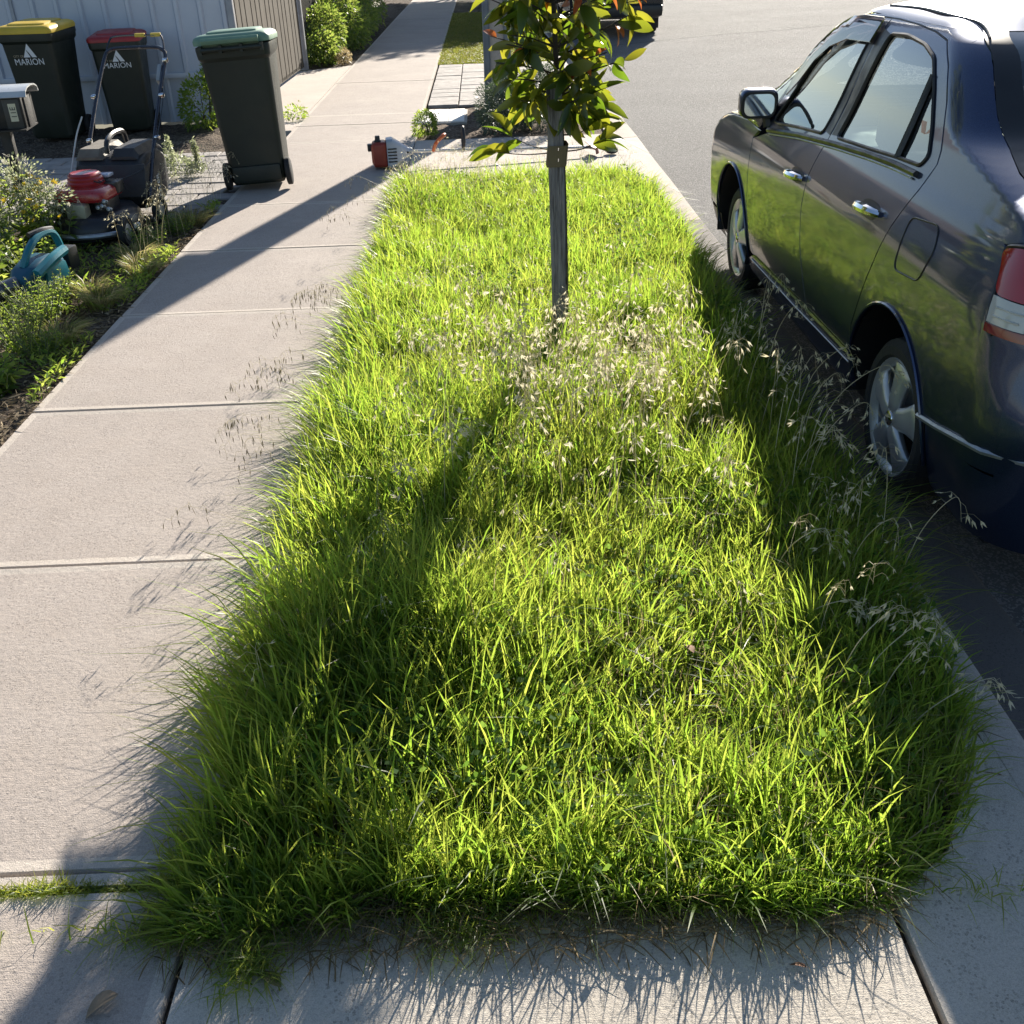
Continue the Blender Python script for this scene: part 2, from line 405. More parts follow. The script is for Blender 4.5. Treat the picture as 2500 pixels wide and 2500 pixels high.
# kerb and gutter, one piece per pour
kg = link(bpy.data.objects.new('kerb_and_gutter', None)); kg['kind'] = 'structure'
def kerb_piece(y0, y1, k0, k1):
    """k = 1 upright kerb, 0 lay-back"""
    n = max(2, int((y1-y0)/.25)); loops = []
    for i in range(n + 1):
        t = i/n; k = k0 + (k1-k0)*t; y = y0 + (y1-y0)*t
        dz = .055
        P = [(1.17, -.25), (1.17, 0), (1.24, 0), (1.258, -.008*k - .004*(1-k)), (1.268, -.03*k - .008*(1-k)), (1.29, -.162*k - .018*(1-k)), (1.31, -.176*k - .026*(1-k)), (1.42, -.178*k - .085*(1-k)), (1.57, -.170), (1.585, -.176), (1.585, -.30)]
        loops.append([Vector((x + .003*math.sin(y*3), y, z)) for x, z in P])
    b = MB().loft(loops)
    b.mi = [1 if all(b.v[i][0] > 1.285 for i in f) else 0 for f in b.f]; b.build('kerb_section', [MT['kerb'], MT['gutter_shaded'] if 1.1 < y0 < 7 else MT['gutter']], kg, angle=25)  # pieces along the car get the gutter colour with painted-in shade
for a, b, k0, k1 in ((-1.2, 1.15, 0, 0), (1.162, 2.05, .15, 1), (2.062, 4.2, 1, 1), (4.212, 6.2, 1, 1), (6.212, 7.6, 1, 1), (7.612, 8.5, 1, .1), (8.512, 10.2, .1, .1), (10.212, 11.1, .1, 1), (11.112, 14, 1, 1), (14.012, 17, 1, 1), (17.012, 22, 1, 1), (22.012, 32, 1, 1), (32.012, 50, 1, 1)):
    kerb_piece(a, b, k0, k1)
# verge paving beyond the mulch bed, each paver a piece
def pavers(nm, x0, x1, y0, y1, dx, dy, stagger, mat, jitter=.004, z=0):
    root = link(bpy.data.objects.new(nm, None)); root['kind'] = 'structure'
    b = MB().box((0, 0, -.03), (dx - .012, dy - .012, .06)); me = b.mesh('paver', bevel=.006, seg=1); me.materials.append(mat)
    r = 0; y = y0
    while y < y1 - dy*.5:
        x = x0 - (dx/2 if (r % 2 and stagger) else 0)
        while x < x1 - .02:
            if x + dx*.5 > x0 - .01:
                o = link(bpy.data.objects.new('paver', me)); o.parent = root
                o.location = (x + dx/2, y + dy/2, z + random.uniform(-jitter, jitter)); o.rotation_euler = (random.uniform(-.01, .01), random.uniform(-.01, .01), random.uniform(-.012, .012))
            x += dx
        y += dy; r += 1
pavers('verge_paving', -.66, 1.16, 12.58, 16.72, .36, .345, False, MT['paver'])
pavers('garden_paving', -4.9, -2.12, 7.55, 10.2, .40, .20, True, MT['paver'], z=-.005)
sheet('verge_paving_bed', [(-.69, 12.55), (1.2, 12.55), (1.2, 16.76), (-.69, 16.76)], -.03, MT['soil'])
bumpy('far_lawn_soil', -.69, 1.20, 16.76, 45, -.02, MT['verge_soil'], .2, .03, 12)

cr = [(2.2, 20.5), (2.9, 20.85), (3.6, 21.3), (4.5, 21.8), (5.4, 22.2), (6.3, 22.6), (7.3, 23.1), (9.5, 24.0)]
sheet('road_crack', [(x, y - .018) for x, y in cr] + [(x, y + .02 + .01*(i % 2)) for i, (x, y) in reversed(list(enumerate(cr)))], -.179, pm('crack_tar', (.03, .03, .03), .9), bpy.data.objects['road'])
# ---------- parked sedan ----------
def carpaint():
    a = N('grey_blue_car_paint'); co = a.coord('obj')
    fl = a.n('TexVoronoi'); fl.inputs['Scale'].default_value = 900; a.l(co, fl.inputs['Vector'])
    c = a.mix(a.math('MULTIPLY', a.math('GREATER_THAN', fl.outputs['Color'], .6), .35), (.026, .042, .100), (.062, .096, .20))
    dirt = a.noise(co, 5, 6, .7, .5, .85)
    mr = a.n('MapRange'); mr.inputs[3].default_value = .05; mr.inputs[4].default_value = .14; a.l(dirt, mr.inputs[0])
    c = a.mix(a.math('MULTIPLY', dirt, .10), c, (.20, .17, .13))
    p = a.princ(c, .40, .85, .5, None, 1.0); a.l(mr.outputs[0], p.inputs['Coat Roughness'])
    return a.done(p)
MT['paint'] = carpaint()
MT['glass'] = glassm('car_glass', (.40, .46, .44), fac=2.2)
MT['tint'] = glassm('weathershield', (.40, .33, .36))
MT['trim'] = pm('black_trim', (.014, .014, .015), .38)
MT['alloy'] = pm('alloy_wheel', (.55, .56, .58), .33, .6, var=.06, rvar=.06)
MT['headlining'] = pm('light_trim', (.55, .54, .48), .8)
MT['seat'] = pm('seat_cloth', (.17, .16, .15), .9, bump=.3, bs=200)
MT['dash'] = pm('dash_plastic', (.42, .41, .36), .6)
CO = Vector((CXC, 4.66, -.185))
car = thing('parked_car', 'dark blue-grey sedan parked along the kerb beside the overgrown verge', 'car', CO)
def cmap(q, z, out=0.0, mir=False):
    p = Vector(car_pt(q, z))
    if out:
        e = 2e-3; zz = min(z, 1.395)
        a = Vector(car_pt(q + e, z)) - p; b = Vector(car_pt(q, zz + e)) - Vector(car_pt(q, zz - e))
        n = b.cross(a).normalized()
        if n.x > 0 and car_yc(z) < q < car_yf(z): n = -n
        p = p + n*out
    p = p - CO
    if mir: p.x = -p.x
    return p
def dens(poly, step):
    out = []
    for i in range(len(poly)):
        a = Vector(poly[i]); b = Vector(poly[(i+1) % len(poly)]); n = max(1, int((b-a).length/step))
        out += [a.lerp(b, k/n) for k in range(n)]
    return out
def inside(p, poly):
    x, y = p[0], p[1]; c = False; j = len(poly) - 1
    for i in range(len(poly)):
        xi, yi = poly[i][0], poly[i][1]; xj, yj = poly[j][0], poly[j][1]
        if (yi > y) != (yj > y) and x < (xj - xi)*(y - yi)/(yj - yi) + xi: c = not c
        j = i
    return c
def insides(Q, poly):
    c = np.zeros(len(Q), bool); P_ = np.array([[p[0], p[1]] for p in poly]); j = len(P_) - 1
    for i in range(len(P_)):
        (xi, yi), (xj, yj) = P_[i], P_[j]
        if yi != yj: c ^= ((yi > Q[:, 1]) != (yj > Q[:, 1])) & (Q[:, 0] < (xj - xi)*(Q[:, 1] - yi)/(yj - yi) + xi)
        j = i
    return c
def round2(poly, r, n=4):
    """round the corners of a 2-D polygon"""
    out = []; P = [Vector(p) for p in poly]
    for i, p in enumerate(P):
        a = P[i-1]; b = P[(i+1) % len(P)]; da = a - p; db = b - p; k = min(r, da.length*.45, db.length*.45)
        s = p + da.normalized()*k; e = p + db.normalized()*k
        for t in [j/n for j in range(n + 1)]: out.append((s*(1-t)**2 + p*2*t*(1-t) + e*t*t))
    return out
def cpanel(name, outline, mat, parent, holes=(), step=.045, out=0.0, ret=.014, mir=False, zsquash=1.0):
    loops = [dens(outline, step)] + [dens(h, step) for h in holes]
    pts = [p for l in loops for p in l]; edges = []; k = 0
    for l in loops:
        edges += [(k + i, k + (i+1) % len(l)) for i in range(len(l))]; k += len(l)
    xs = [p[0] for p in loops[0]]; zs = [p[1] for p in loops[0]]
    border = np.array([[p[0], p[1]] for p in pts])
    gx = np.arange(min(xs) + step/2, max(xs), step); gz = np.arange(min(zs) + step/2, max(zs), step*.6)
    G_ = np.array([(x + (step/2 if i % 2 else 0), z) for i, z in enumerate(gz) for x in gx])
    ok = insides(G_, loops[0])
    for h in loops[1:]: ok &= ~insides(G_, h)
    G_ = G_[ok]
    if len(G_):
        d_ = np.full(len(G_), 9.0)
        for bx_, bz_ in border: d_ = np.minimum(d_, np.hypot(G_[:, 0]-bx_, G_[:, 1]-bz_))
        pts += [Vector((float(p[0]), float(p[1]))) for p in G_[d_ > step*.38]]
    r = delaunay_2d_cdt(pts, edges, [], 0, 1e-6); V2, F = r[0], r[2]; fs = []
    cen = np.array([[(V2[f[0]][k] + V2[f[1]][k] + V2[f[2]][k])/3 for k in (0, 1)] for f in F]); ok = insides(cen, loops[0])
    for h in loops[1:]: ok &= ~insides(cen, h)
    fs = [tuple(f) for f, g in zip(F, ok) if g]
    V3 = [cmap(p[0], p[1], out, mir) for p in V2]; nrm = []
    for p in V2:
        e = 3e-3; zz = min(max(p[1], .0), 1.39)
        a = cmap(p[0]+e, p[1], 0, mir) - cmap(p[0]-e, p[1], 0, mir); b = cmap(p[0], zz+e, 0, mir) - cmap(p[0], zz-e, 0, mir)
        n = a.cross(b).normalized()
        c0 = cmap(p[0], p[1], 0, mir); cc = Vector((0, min(max(c0.y, -1.4), 1.2), .55))
        if n.dot(c0 - cc) < 0: n = -n
        nrm.append(n)
    fs = [f for f in fs if (V3[f[1]]-V3[f[0]]).cross(V3[f[2]]-V3[f[0]]).length > 1e-8]
    if sum((V3[f[1]]-V3[f[0]]).cross(V3[f[2]]-V3[f[0]]).dot(nrm[f[0]]) for f in fs) < 0: fs = [t[::-1] for t in fs]
    if ret:                                        # panel edge turned inwards
        m0 = len(V3); cnt = {}
        for f in fs:
            for i in range(3):
                e = (f[i], f[(i+1) % 3]); cnt[tuple(sorted(e))] = cnt.get(tuple(sorted(e)), []) + [e]
        be = [v[0] for v in cnt.values() if len(v) == 1]; mp = {}
        for a, b in be:
            for i in (a, b):
                if i not in mp: mp[i] = len(V3); V3.append(V3[i] - nrm[i]*ret); nrm.append(nrm[i])
            fs.append((b, a, mp[a], mp[b]))
    me = bpy.data.meshes.new(name); me.from_pydata([tuple(v) for v in V3], [], fs); me.update()
    me.polygons.foreach_set('use_smooth', [True]*len(me.polygons))
    me.normals_split_custom_set_from_vertices([tuple(n) for n in nrm])
    return mesh_obj(name, me, mat, parent)
AR, AF = (3.445, .148), (6.02, .148)      # axle centres (Y, Z)
def arc(c, r, a0, a1, n=16): return [(c[0] + r*math.cos(R(a0 + (a1-a0)*i/n)), c[1] + r*math.sin(R(a0 + (a1-a0)*i/n))) for i in range(n + 1)]
ARR = .395
B = lambda q: np.interp(q, [3.6, 3.85, 4.11, 4.5, 4.96, 5.42, 5.6], [.955, .950, .936, .908, .868, .815, .79])   # belt
RW = round2([(4.515, .935), (4.47, 1.337), (4.30, 1.345), (4.10, 1.330), (3.965, 1.300), (3.84, 1.215), (3.72, 1.110), (3.635, 1.02), (3.66, .985), (3.87, .975), (4.12, .958)], .03)
FWN = round2([(4.70, .922), (4.655, 1.345), (4.80, 1.345), (4.98, 1.312), (5.12, 1.245), (5.24, 1.140), (5.345, 1.00), (5.42, .872), (5.38, .862), (5.01, .898)], .03)
top = lambda q: np.interp(q, [3.95, 4.1, 4.3, 4.5, 4.72, 4.9, 5.0], [1.352, 1.372, 1.381, 1.384, 1.382, 1.372, 1.35])
FD = [(4.612, .905), (4.655, .75), (4.650, .62), (4.60, .45), (4.49, .27), (4.47, .215), (5.50, .165), (5.585, .25), (5.635, .40), (5.66, .55), (5.675, .74), (5.46, .80), (5.50, .93), (5.40, 1.08), (5.275, 1.200), (5.12, 1.300), (4.95, 1.360), (4.72, 1.380), (4.585, 1.384), (4.60, 1.15)]
RD = [(4.604, .905), (4.646, .75), (4.641, .62), (4.591, .45), (4.481, .27), (4.462, .215), (3.845, .235), (3.835, .345), (3.775, .478), (3.705, .62), (3.635, .79), (3.575, .925), (3.552, 1.01), (3.575, 1.05), (3.70, 1.185), (3.825, 1.285), (3.955, 1.354), (4.09, 1.371), (4.28, 1.381), (4.50, 1.385), (4.577, 1.384), (4.592, 1.15)]
RSE = pch([.955, 1.0, 1.02, 1.035, 1.049, 1.063, 1.089, 1.115, 1.164, 1.252, 1.337, 1.392], [2.70, 2.74, 2.83, 2.96, 3.089, 3.159, 3.273, 3.357, 3.449, 3.57, 3.703, 3.86])
ZS = [1.0, 1.01, 1.02, 1.03, 1.038, 1.046, 1.056, 1.07, 1.084, 1.125, 1.166, 1.21, 1.26, 1.30, 1.337, 1.37]
for mir in (False, True):
    cpanel('front_door', FD, MT['paint'], car, [FWN], mir=mir)
    rd = cpanel('rear_door', RD, MT['paint'], car, [RW], mir=mir)
    arcR = arc(AR, ARR, 17, 161, 24)
    QP = [(2.62, .30), (2.62, .70)] + [(2.79, .70), (2.80, .77), (2.825, .845), (2.90, .915), (2.82, .94), (2.70, .955)] + [(float(RSE(z)) + .002, z) for z in [.975] + ZS] + [(3.86, 1.392)] + [(4.05, 1.392), (4.28, 1.392), (4.5, 1.394), (4.72, 1.393), (4.92, 1.378), (5.13, 1.318), (5.29, 1.212), (5.42, 1.085), (5.52, .935), (5.60, .86)] + \
         [(5.47, .808), (5.508, .932), (5.407, 1.084), (5.281, 1.206), (5.125, 1.308), (4.952, 1.368), (4.72, 1.388), (4.50, 1.391), (4.28, 1.387), (4.09, 1.377), (3.952, 1.360), (3.82, 1.291), (3.694, 1.190), (3.567, 1.054), (3.544, 1.011), (3.567, .923), (3.627, .788), (3.697, .618), (3.767, .476), (3.827, .345), (3.836, .262)]
    QP = QP + arcR + [(3.06, .278), (2.80, .29)]
    cpanel('quarter_panel', QP, MT['paint'], car, mir=mir, step=.022)
    fa = [p for p in arc(AF, ARR, -5, 185, 22) if p[1] > .2]
    cpanel('front_fender', [(5.508, .158), (5.594, .25), (5.644, .40), (5.669, .55), (5.684, .745), (5.62, .79), (5.9, .795), (6.25, .755), (6.52, .66), (6.62, .52), (6.62, .22), (6.44, .20)] + fa[1:-1] + [(5.60, .16)], MT['paint'], car, mir=mir)
    # side skirt with a bright edge
    cpanel('side_skirt', [(3.80, .228), (3.79, .10), (4.2, .055), (5.60, .035), (5.64, .10), (5.50, .156), (4.47, .206)], MT['paint'], car, mir=mir, out=.012)
    t = MB().tube([cmap(q, z, .016, mir) for q, z in ((3.80, .205), (4.2, .188), (4.6, .168), (5.1, .152), (5.5, .140))], .0035, 6); t.build('skirt_trim', MT['steel'], car)
    # wheel-arch lips and liners
    for c, a0, a1 in ((AR, -2, 196), (AF, -8, 188)):
        pts = [cmap(p[0], max(p[1], .12), .004, mir) for p in arc(c, ARR, a0, a1, 30)]
        MB().tube(pts, .007, 6).build('arch_lip', MT['paint'], car)
        b = MB(); o2 = arc(c, ARR - .004, -12, 192, 24); sg = -1 if mir else 1
        xo = cmap(c[0], .55)[0]*sg + (.02 if not mir else -.02); xi = xo + .30*sg
        b.loft([[Vector((xo, p[0]-CO.y, p[1]-CO.z)) for p in o2], [Vector((xi, p[0]-CO.y, p[1]-CO.z)) for p in o2]], False, False)
        n = len(o2); b.add([Vector((xi, p[0]-CO.y, p[1]-CO.z)) for p in o2], [tuple(range(n))])
        b.build('wheel_well', MT['trim'], car)
    # seams, belt mouldings, window seals
    def seam(pts, r=.0035, out=-.004, name='shut_line', mat='trim'):
        MB().tube([cmap(p[0], p[1], out, mir) for p in dens2(pts)], r, 5).build(name, MT[mat], car)
    def dens2(pts, step=.05):
        o = []
        for a, b in zip(pts, pts[1:]):
            n = max(1, int(math.hypot(b[0]-a[0], b[1]-a[1])/step)); o += [(a[0] + (b[0]-a[0])*i/n, a[1] + (b[1]-a[1])*i/n) for i in range(n)]
        return o + [pts[-1]]
    seam([(4.597, 1.384), (4.600, 1.15), (4.610, .905), (4.652, .75), (4.646, .62), (4.597, .45), (4.487, .27), (4.466, .215)], .006, -.009)
    seam([(3.84, .24), (3.831, .345), (3.771, .478), (3.701, .62), (3.631, .79), (3.571, .925), (3.548, 1.01), (3.571, 1.052), (3.697, 1.188), (3.822, 1.288), (3.953, 1.357), (4.09, 1.374), (4.28, 1.384), (4.50, 1.388), (4.72, 1.385), (4.95, 1.364), (5.12, 1.304), (5.278, 1.203), (5.403, 1.082), (5.505, .931)], .006, -.007)
    seam([(5.59, .25), (5.64, .40), (5.665, .55), (5.68, .74)], .006, -.009)
    FL = round2([(3.515, .846), (3.30, .868), (3.252, .80), (3.285, .687), (3.50, .668)], .035, 5); FL2 = [(p[0], p[1]) for p in FL]
    if not mir: seam(FL2 + [FL2[0]], .0032, .0005, 'fuel_flap')
    for win in (RW, FWN):
        l = [(p[0], p[1]) for p in win]
        MB().tube([cmap(p[0], p[1], .001, mir) for p in dens2(l + [l[0]], .03)], .008, 6).build('window_seal', MT['trim'], car)
        cpanel('window', l, MT['glass'], car, out=-.006, ret=0, mir=mir, step=.06)
    MB().tube([cmap(q, B(q) + .004, .008, mir) for q in np.linspace(3.64, 5.44, 24)], .012, 6).build('belt_moulding', MT['trim'], car)
    MB().tube([cmap(q, B(q) - .012, .007, mir) for q in np.linspace(3.66, 5.40, 24)], .004, 6).build('belt_chrome', MT['steel'], car)
    # B-pillar black film and rear-door quarter divider
    cpanel('pillar_film', [(4.612, .93), (4.690, .935), (4.648, 1.335), (4.602, 1.35)], MT['trim'], car, out=.0015, ret=0, mir=mir)
    cpanel('pillar_film', [(4.594, .935), (4.524, .94), (4.478, 1.335), (4.588, 1.35)], MT['trim'], car, out=.0015, ret=0, mir=mir)
    MB().tube([cmap(q, z, .002, mir) for q, z in ((3.865, .972), (3.878, 1.10), (3.892, 1.25))], .013, 6).build('window_divider', MT['trim'], car)
    # weather shield over the front window
    cpanel('weathershield', [(4.60, 1.29), (4.605, 1.378), (4.75, 1.378), (4.95, 1.358), (5.12, 1.300), (5.27, 1.195), (5.40, 1.05), (5.385, .985), (5.29, 1.06), (5.18, 1.165), (5.05, 1.235), (4.88, 1.278)], MT['tint'], car, out=.022, ret=.008, mir=mir, step=.05)
    # door handles
    for q, z in ((4.80, .722), (3.865, .785)):
        cup = [(q + .10, z + .016), (q + .05, z + .035), (q - .05, z + .035), (q - .10, z + .02), (q - .06, z - .025), (q + .06, z - .03)]
        cpanel('handle_cup', [tuple(p) for p in round2(cup, .03)], MT['trim'], car, out=.0012, ret=0, mir=mir, step=.03)
        a = cmap(q + .105, z - .004, .003, mir); b_ = cmap(q - .105, z + .008, .003, mir)
        pts = smoothpath([a, cmap(q + .07, z - .002, .030, mir), cmap(q, z + .002, .038, mir), cmap(q - .07, z + .006, .030, mir), b_], 4)
        n = len(pts); MB().tube(pts, [.012 + .007*math.sin(math.pi*i/(n-1)) for i in range(n)], 8).build('door_handle', MT['chrome'], car)
    # mirror
    sg = -1 if not mir else 1
    mc = Vector(cmap(5.52, .90, .105, mir)); b = MB(); loops = []
    for t, k in ((-.085, .62), (-.07, .90), (-.03, 1.0), (.02, .97), (.06, .80), (.085, .45)):
        loops.append([mc + Vector((sg*(p.x*k*1.0) + (-sg*.01), -t*-1.0, p.y*k + .0)) for p in rrect(.098, .072, .045)])
    b.loft(loops).build('mirror_housing', MT['paint'], car, angle=60)
    b = MB(); b.loft([[mc + Vector((sg*p.x, -.0865, p.y)) for p in rrect(.088, .062, .04)], [mc + Vector((sg*p.x, -.078, p.y)) for p in rrect(.092, .066, .042)]]).build('mirror_bezel', MT['trim'], car)
    b = MB(); b.loft([[mc + Vector((sg*p.x*.92, -.089, p.y*.92)) for p in rrect(.082, .056, .036)], [mc + Vector((sg*p.x*.92, -.0868, p.y*.92)) for p in rrect(.082, .056, .036)]]).build('mirror_glass', MT['chrome'], car)
    MB().tube([mc + Vector((-sg*.06, .0, -.03)), Vector(cmap(5.50, .83, -.01, mir))], [.026, .032], 8).build('mirror_stalk', MT['trim'], car)
    # tail lamp wrapping the corner
    lamp = thing('tmp', None, None); lamp.name = 'tail_lamp'; lamp.parent = car
    MTl = dict(red=glassless('lamp_red', (.36, .012, .015)), clear=glassless('lamp_clear', (.50, .50, .46)), dred=glassless('lamp_dark_red', (.20, .01, .012))) if not mir else MTl
    ol = lambda pts: [tuple(p) for p in round2(pts, .03, 4)]
    cpanel('red_lens', ol([(2.795, .800), (2.825, .860), (2.875, .905), (2.80, .925), (2.62, .925), (2.50, .905), (2.50, .800)]), MTl['red'], lamp, out=.012, ret=.02, mir=mir, step=.03)
    cpanel('clear_lens', [(2.775, .728), (2.794, .797), (2.66, .797), (2.65, .728)], MTl['clear'], lamp, out=.012, ret=.02, mir=mir, step=.03)
    cpanel('reverse_lens', [(2.646, .728), (2.656, .797), (2.50, .797), (2.50, .728)], MT['chrome'], lamp, out=.010, ret=.02, mir=mir, step=.03)
    cpanel('lower_lens', [(2.77, .702), (2.775, .725), (2.50, .725), (2.50, .700)], MTl['dred'], lamp, out=.014, ret=.02, mir=mir, step=.03)
    for zz in (.748, .772): MB().tube([cmap(q, zz, .012, mir) for q in (2.76, 2.70, 2.67)], .004, 5).build('bulb_ridge', MT['headlining'], lamp)
    MB().tube([cmap(p[0], p[1], .006, mir) for p in dens2(ol([(2.768, .70), (2.80, .800), (2.83, .865), (2.88, .912), (2.80, .932), (2.60, .932), (2.49, .91), (2.49, .695)]))], .006, 5).build('lamp_gasket', MT['trim'], lamp)
    # bumper crease behind the rear wheel
    MB().tube([cmap(q, z, .004, mir) for q, z in ((3.10, .285), (2.95, .312), (2.80, .345), (2.66, .365), (2.50, .372), (2.30, .372))], .010, 6).build('bumper_moulding', MT['steel'], car)
# rear, nose, glass: grids on the same surface
def cgrid(name, q0, q1, z0, z1, mat, nq=26, nz=24, out=0, both=True):
    b = MB(); loops = []
    for j in range(nz + 1):
        z = z0 + (z1 - z0)*j/nz; a = q0(z) if callable(q0) else q0; e = q1(z) if callable(q1) else q1
        l = [cmap(a + (e-a)*i/nq, z, out) for i in range(nq + 1)]
        l = l + [Vector((-p.x, p.y, p.z)) for p in reversed(l[:-1])] if both else l
        loops.append(l)
    b.loft(loops, False, False); return b.build(name, mat, car, angle=70)
cgrid('boot_and_bumper', lambda z: np.interp(z, [.29, .6985, .70, .925, .928, .955, 1.0, 1.02, 1.035], [2.622, 2.622, 2.50, 2.50, 2.872, 2.70, 2.74, 2.83, 2.96]), car_qmin, .29, 1.034, MT['paint'], 26, 60)
cgrid('rear_valance', 3.05, car_qmin, .02, .288, MT['paint'], 26, 10, -.004)
cgrid('rear_window', lambda z: RSE(z) - .001, car_qmin, 1.035, 1.392, MT['glass'], 20, 24, -.002)
for s in (-1, 1):
    loops = []
    for z in np.linspace(1.035, 1.392, 30):
        e0 = float(RSE(z)); w_ = .085 + .10*max(0, (1.06 - z)/.06) ; l = [cmap(e0 - w_*i/5, z, .003) for i in range(6)]
        loops.append([Vector((p.x*-s, p.y, p.z)) for p in l])
    MB().loft(loops, False, False).build('screen_surround', MT['trim'], car, angle=70)
cgrid('bonnet_and_nose', lambda z: np.interp(z, [.18, .5, .52, .66, .755, .795, .80], [6.62, 6.62, 6.62, 6.52, 6.25, 5.92, 5.62]), car_qmax, .18, .80, MT['paint'], 26, 30)
cgrid('front_valance', 6.36, car_qmax, .02, .178, MT['trim'], 20, 8, -.004)
cgrid('windscreen', lambda z: np.interp(z, [.80, .86, .935, 1.085, 1.212, 1.318, 1.378, 1.392], [5.62, 5.61, 5.535, 5.43, 5.30, 5.14, 4.94, 4.74]), car_qmax, .80, 1.392, MT['glass'], 20, 22, -.002)
b = MB(); loops = []                             # roof skin, rolled over from the cant rail
for z in (1.393, 1.400, 1.408, 1.416, 1.424, 1.431, 1.437, 1.442, 1.446):
    a0, a1 = car_qmin(z), car_qmax(z); l = [cmap(a0 + (a1-a0)*i/70, z) for i in range(71)]
    loops.append(l + [Vector((-p.x, p.y, p.z)) for p in reversed(l[1:-1])])
last = loops[-1]; cy = sum(p.y for p in last)/len(last)
for k in (.9, .75, .55, .3, .05): loops.append([Vector((p.x*k, cy + (p.y-cy)*k, last[0].z + .014*(1-k*k))) for p in last])
b.loft(loops); b.build('roof', MT['paint'], car, angle=80)
for s in (-1, 1):
    pts = smoothpath([cmap(q, z, .002) for q, z in ((3.78, 1.372), (3.92, 1.408), (4.15, 1.424), (4.45, 1.428), (4.75, 1.42))], 5)
    MB().tube([Vector((p.x*-s, p.y, p.z)) for p in pts], .005, 5).build('roof_ditch', MT['trim'], car)
# floor pan, firewall
MB().box((0, 0, .22), (1.46, 3.9, .05)).build('floor_pan', MT['trim'], car)
# wheels
def wheel(yc, mir):
    sg = 1 if mir else -1
    w_ = link(bpy.data.objects.new('wheel', None)); w_.parent = car
    w_.location = (sg*(CXC - 1.475), yc[0] - CO.y, .115 - CO.z); w_.rotation_euler = (0, 0, math.pi if not mir else 0)
    M_ = rot(0, R(90), 0)
    MB().lathe([(.206, -.16), (.216, -.185), (.26, -.192), (.288, -.178), (.299, -.15), (.300, -.05), (.293, -.018), (.268, .002), (.236, .002), (.222, -.012), (.208, -.03)], 48, M_).build('tyre', MT['rubber'], w_)
    for gr in (-.06, -.10, -.14): MB().lathe([(.3005, gr-.004), (.3015, gr), (.3005, gr+.004)], 40, M_).build('tread_groove', MT['trim'], w_)
    MB().lathe([(.204, -.15), (.198, -.10), (.196, -.03), (.211, -.010), (.222, -.004), (.226, -.010), (.217, -.03), (.210, -.15)], 48, M_).build('rim', MT['alloy'], w_)
    MB().lathe([(.0, -.075), (.155, -.078), (.155, -.085), (0, -.085)], 32, M_).build('brake_disc', MT['steel'], w_)
    b = MB()
    for k in range(5):
        a = R(90 + 72*k); ca, sa = math.cos(a), math.sin(a); loops = []
        for r_, hw_, x in ((.030, .045, .004), (.07, .046, .006), (.115, .052, .0), (.160, .068, -.006), (.208, .092, -.012)):
            base = Vector((0, ca*r_, sa*r_)); tn = Vector((0, -sa, ca))
            loops.append([base + tn*hw_ + Vector((x - .016, 0, 0)), base + tn*hw_*.55 + Vector((x, 0, 0)), base - tn*hw_*.55 + Vector((x, 0, 0)), base - tn*hw_ + Vector((x - .016, 0, 0)), base - tn*hw_*.7 + Vector((x - .04, 0, 0)), base + tn*hw_*.7 + Vector((x - .04, 0, 0))])
        sp = MB().loft(loops); sp.build('spoke', MT['alloy'], w_, bevel=.004, seg=1, angle=50)
    MB().lathe([(.0, .012), (.018, .011), (.028, .006), (.033, -.004), (.033, -.02)], 24, M_).build('hub_cap', MT['chrome'], w_)
    for k in range(5):
        a = R(54 + 72*k); MB().lathe([(.0, -.002), (.008, -.003), (.009, -.02)], 8, M_, (0, .052*math.cos(a), .052*math.sin(a))).build('wheel_nut', MT['trim'], w_)
    MB().lathe([(.009, .0125), (.011, .0135), (.013, .0125)], 16, rot(0, R(90), 0) @ Matrix.Diagonal((1.5, 1, 1)).to_3x3()).build('emblem', MT['steel'], w_)
for c in (AR, AF):
    for mir in (False, True): wheel(c, mir)
# cabin
def seat(x, y, wd):
    b = MB()
    b.loft([[Vector((x + p.x, y + p.y, z)) for p in rrect(wd/2*k, .25*k, .06)] for z, k in ((.36, .9), (.42, 1), (.50, 1), (.53, .9))])
    s_ = b.build('seat', MT['seat'], car, angle=60)
    b = MB(); loops = []
    for t, k in ((0, .9), (.2, 1), (.6, .96), (.9, .85), (1, .7)):
        z = .48 + .52*t; yy = y - .22 - .13*t
        loops.append([Vector((x + p.x*k, yy + p.y, z)) for p in rrect(wd/2, .07*k, .05)])
    b.loft(loops).build('backrest', MT['seat'], s_, angle=60)
    for dx in ((0,) if wd < .8 else (-.38, .38)):
        b = MB(); b.loft([[Vector((x + dx + p.x*k, y - .36 + p.y*k, z)) for p in rrect(.13, .055, .04)] for z, k in ((1.02, .8), (1.06, 1), (1.17, 1), (1.20, .8))]).build('headrest', MT['seat'], s_, angle=60)
for x in (-.38, .38): seat(x, .42, .50)
seat(0, -.52, 1.25)
b = MB(); b.loft([[Vector((x, p[0], p[1])) for p in ((.72, .52), (.74, .80), (.80, .90), (.95, .935), (1.15, .94), (1.30, .90), (1.30, .50))] for x in (-.68, -.4, 0, .4, .68)]).build('dashboard', MT['dash'], car, angle=40)
b = MB(); M_ = rot(R(65), 0, 0); b.lathe([(.175 + .016*math.cos(R(a)), .016*math.sin(R(a))) for a in range(0, 360, 45)], 32, M_, (.38, .62, .82), closed_prof=True); b.tube([(.22, .62, .82), (.38, .64, .80), (.54, .62, .82)], .015, 6); b.build('steering_wheel', MT['trim'], car)
for s in (-1, 1):
    b = MB(); b.box((s*.735, .10, .68), (.03, 1.55, .46)); b.build('door_card', MT['dash'], car, bevel=.01)
MB().box((0, .80, 1.385), (.22, .02, .06)).build('cabin_mirror', MT['trim'], car, bevel=.01)
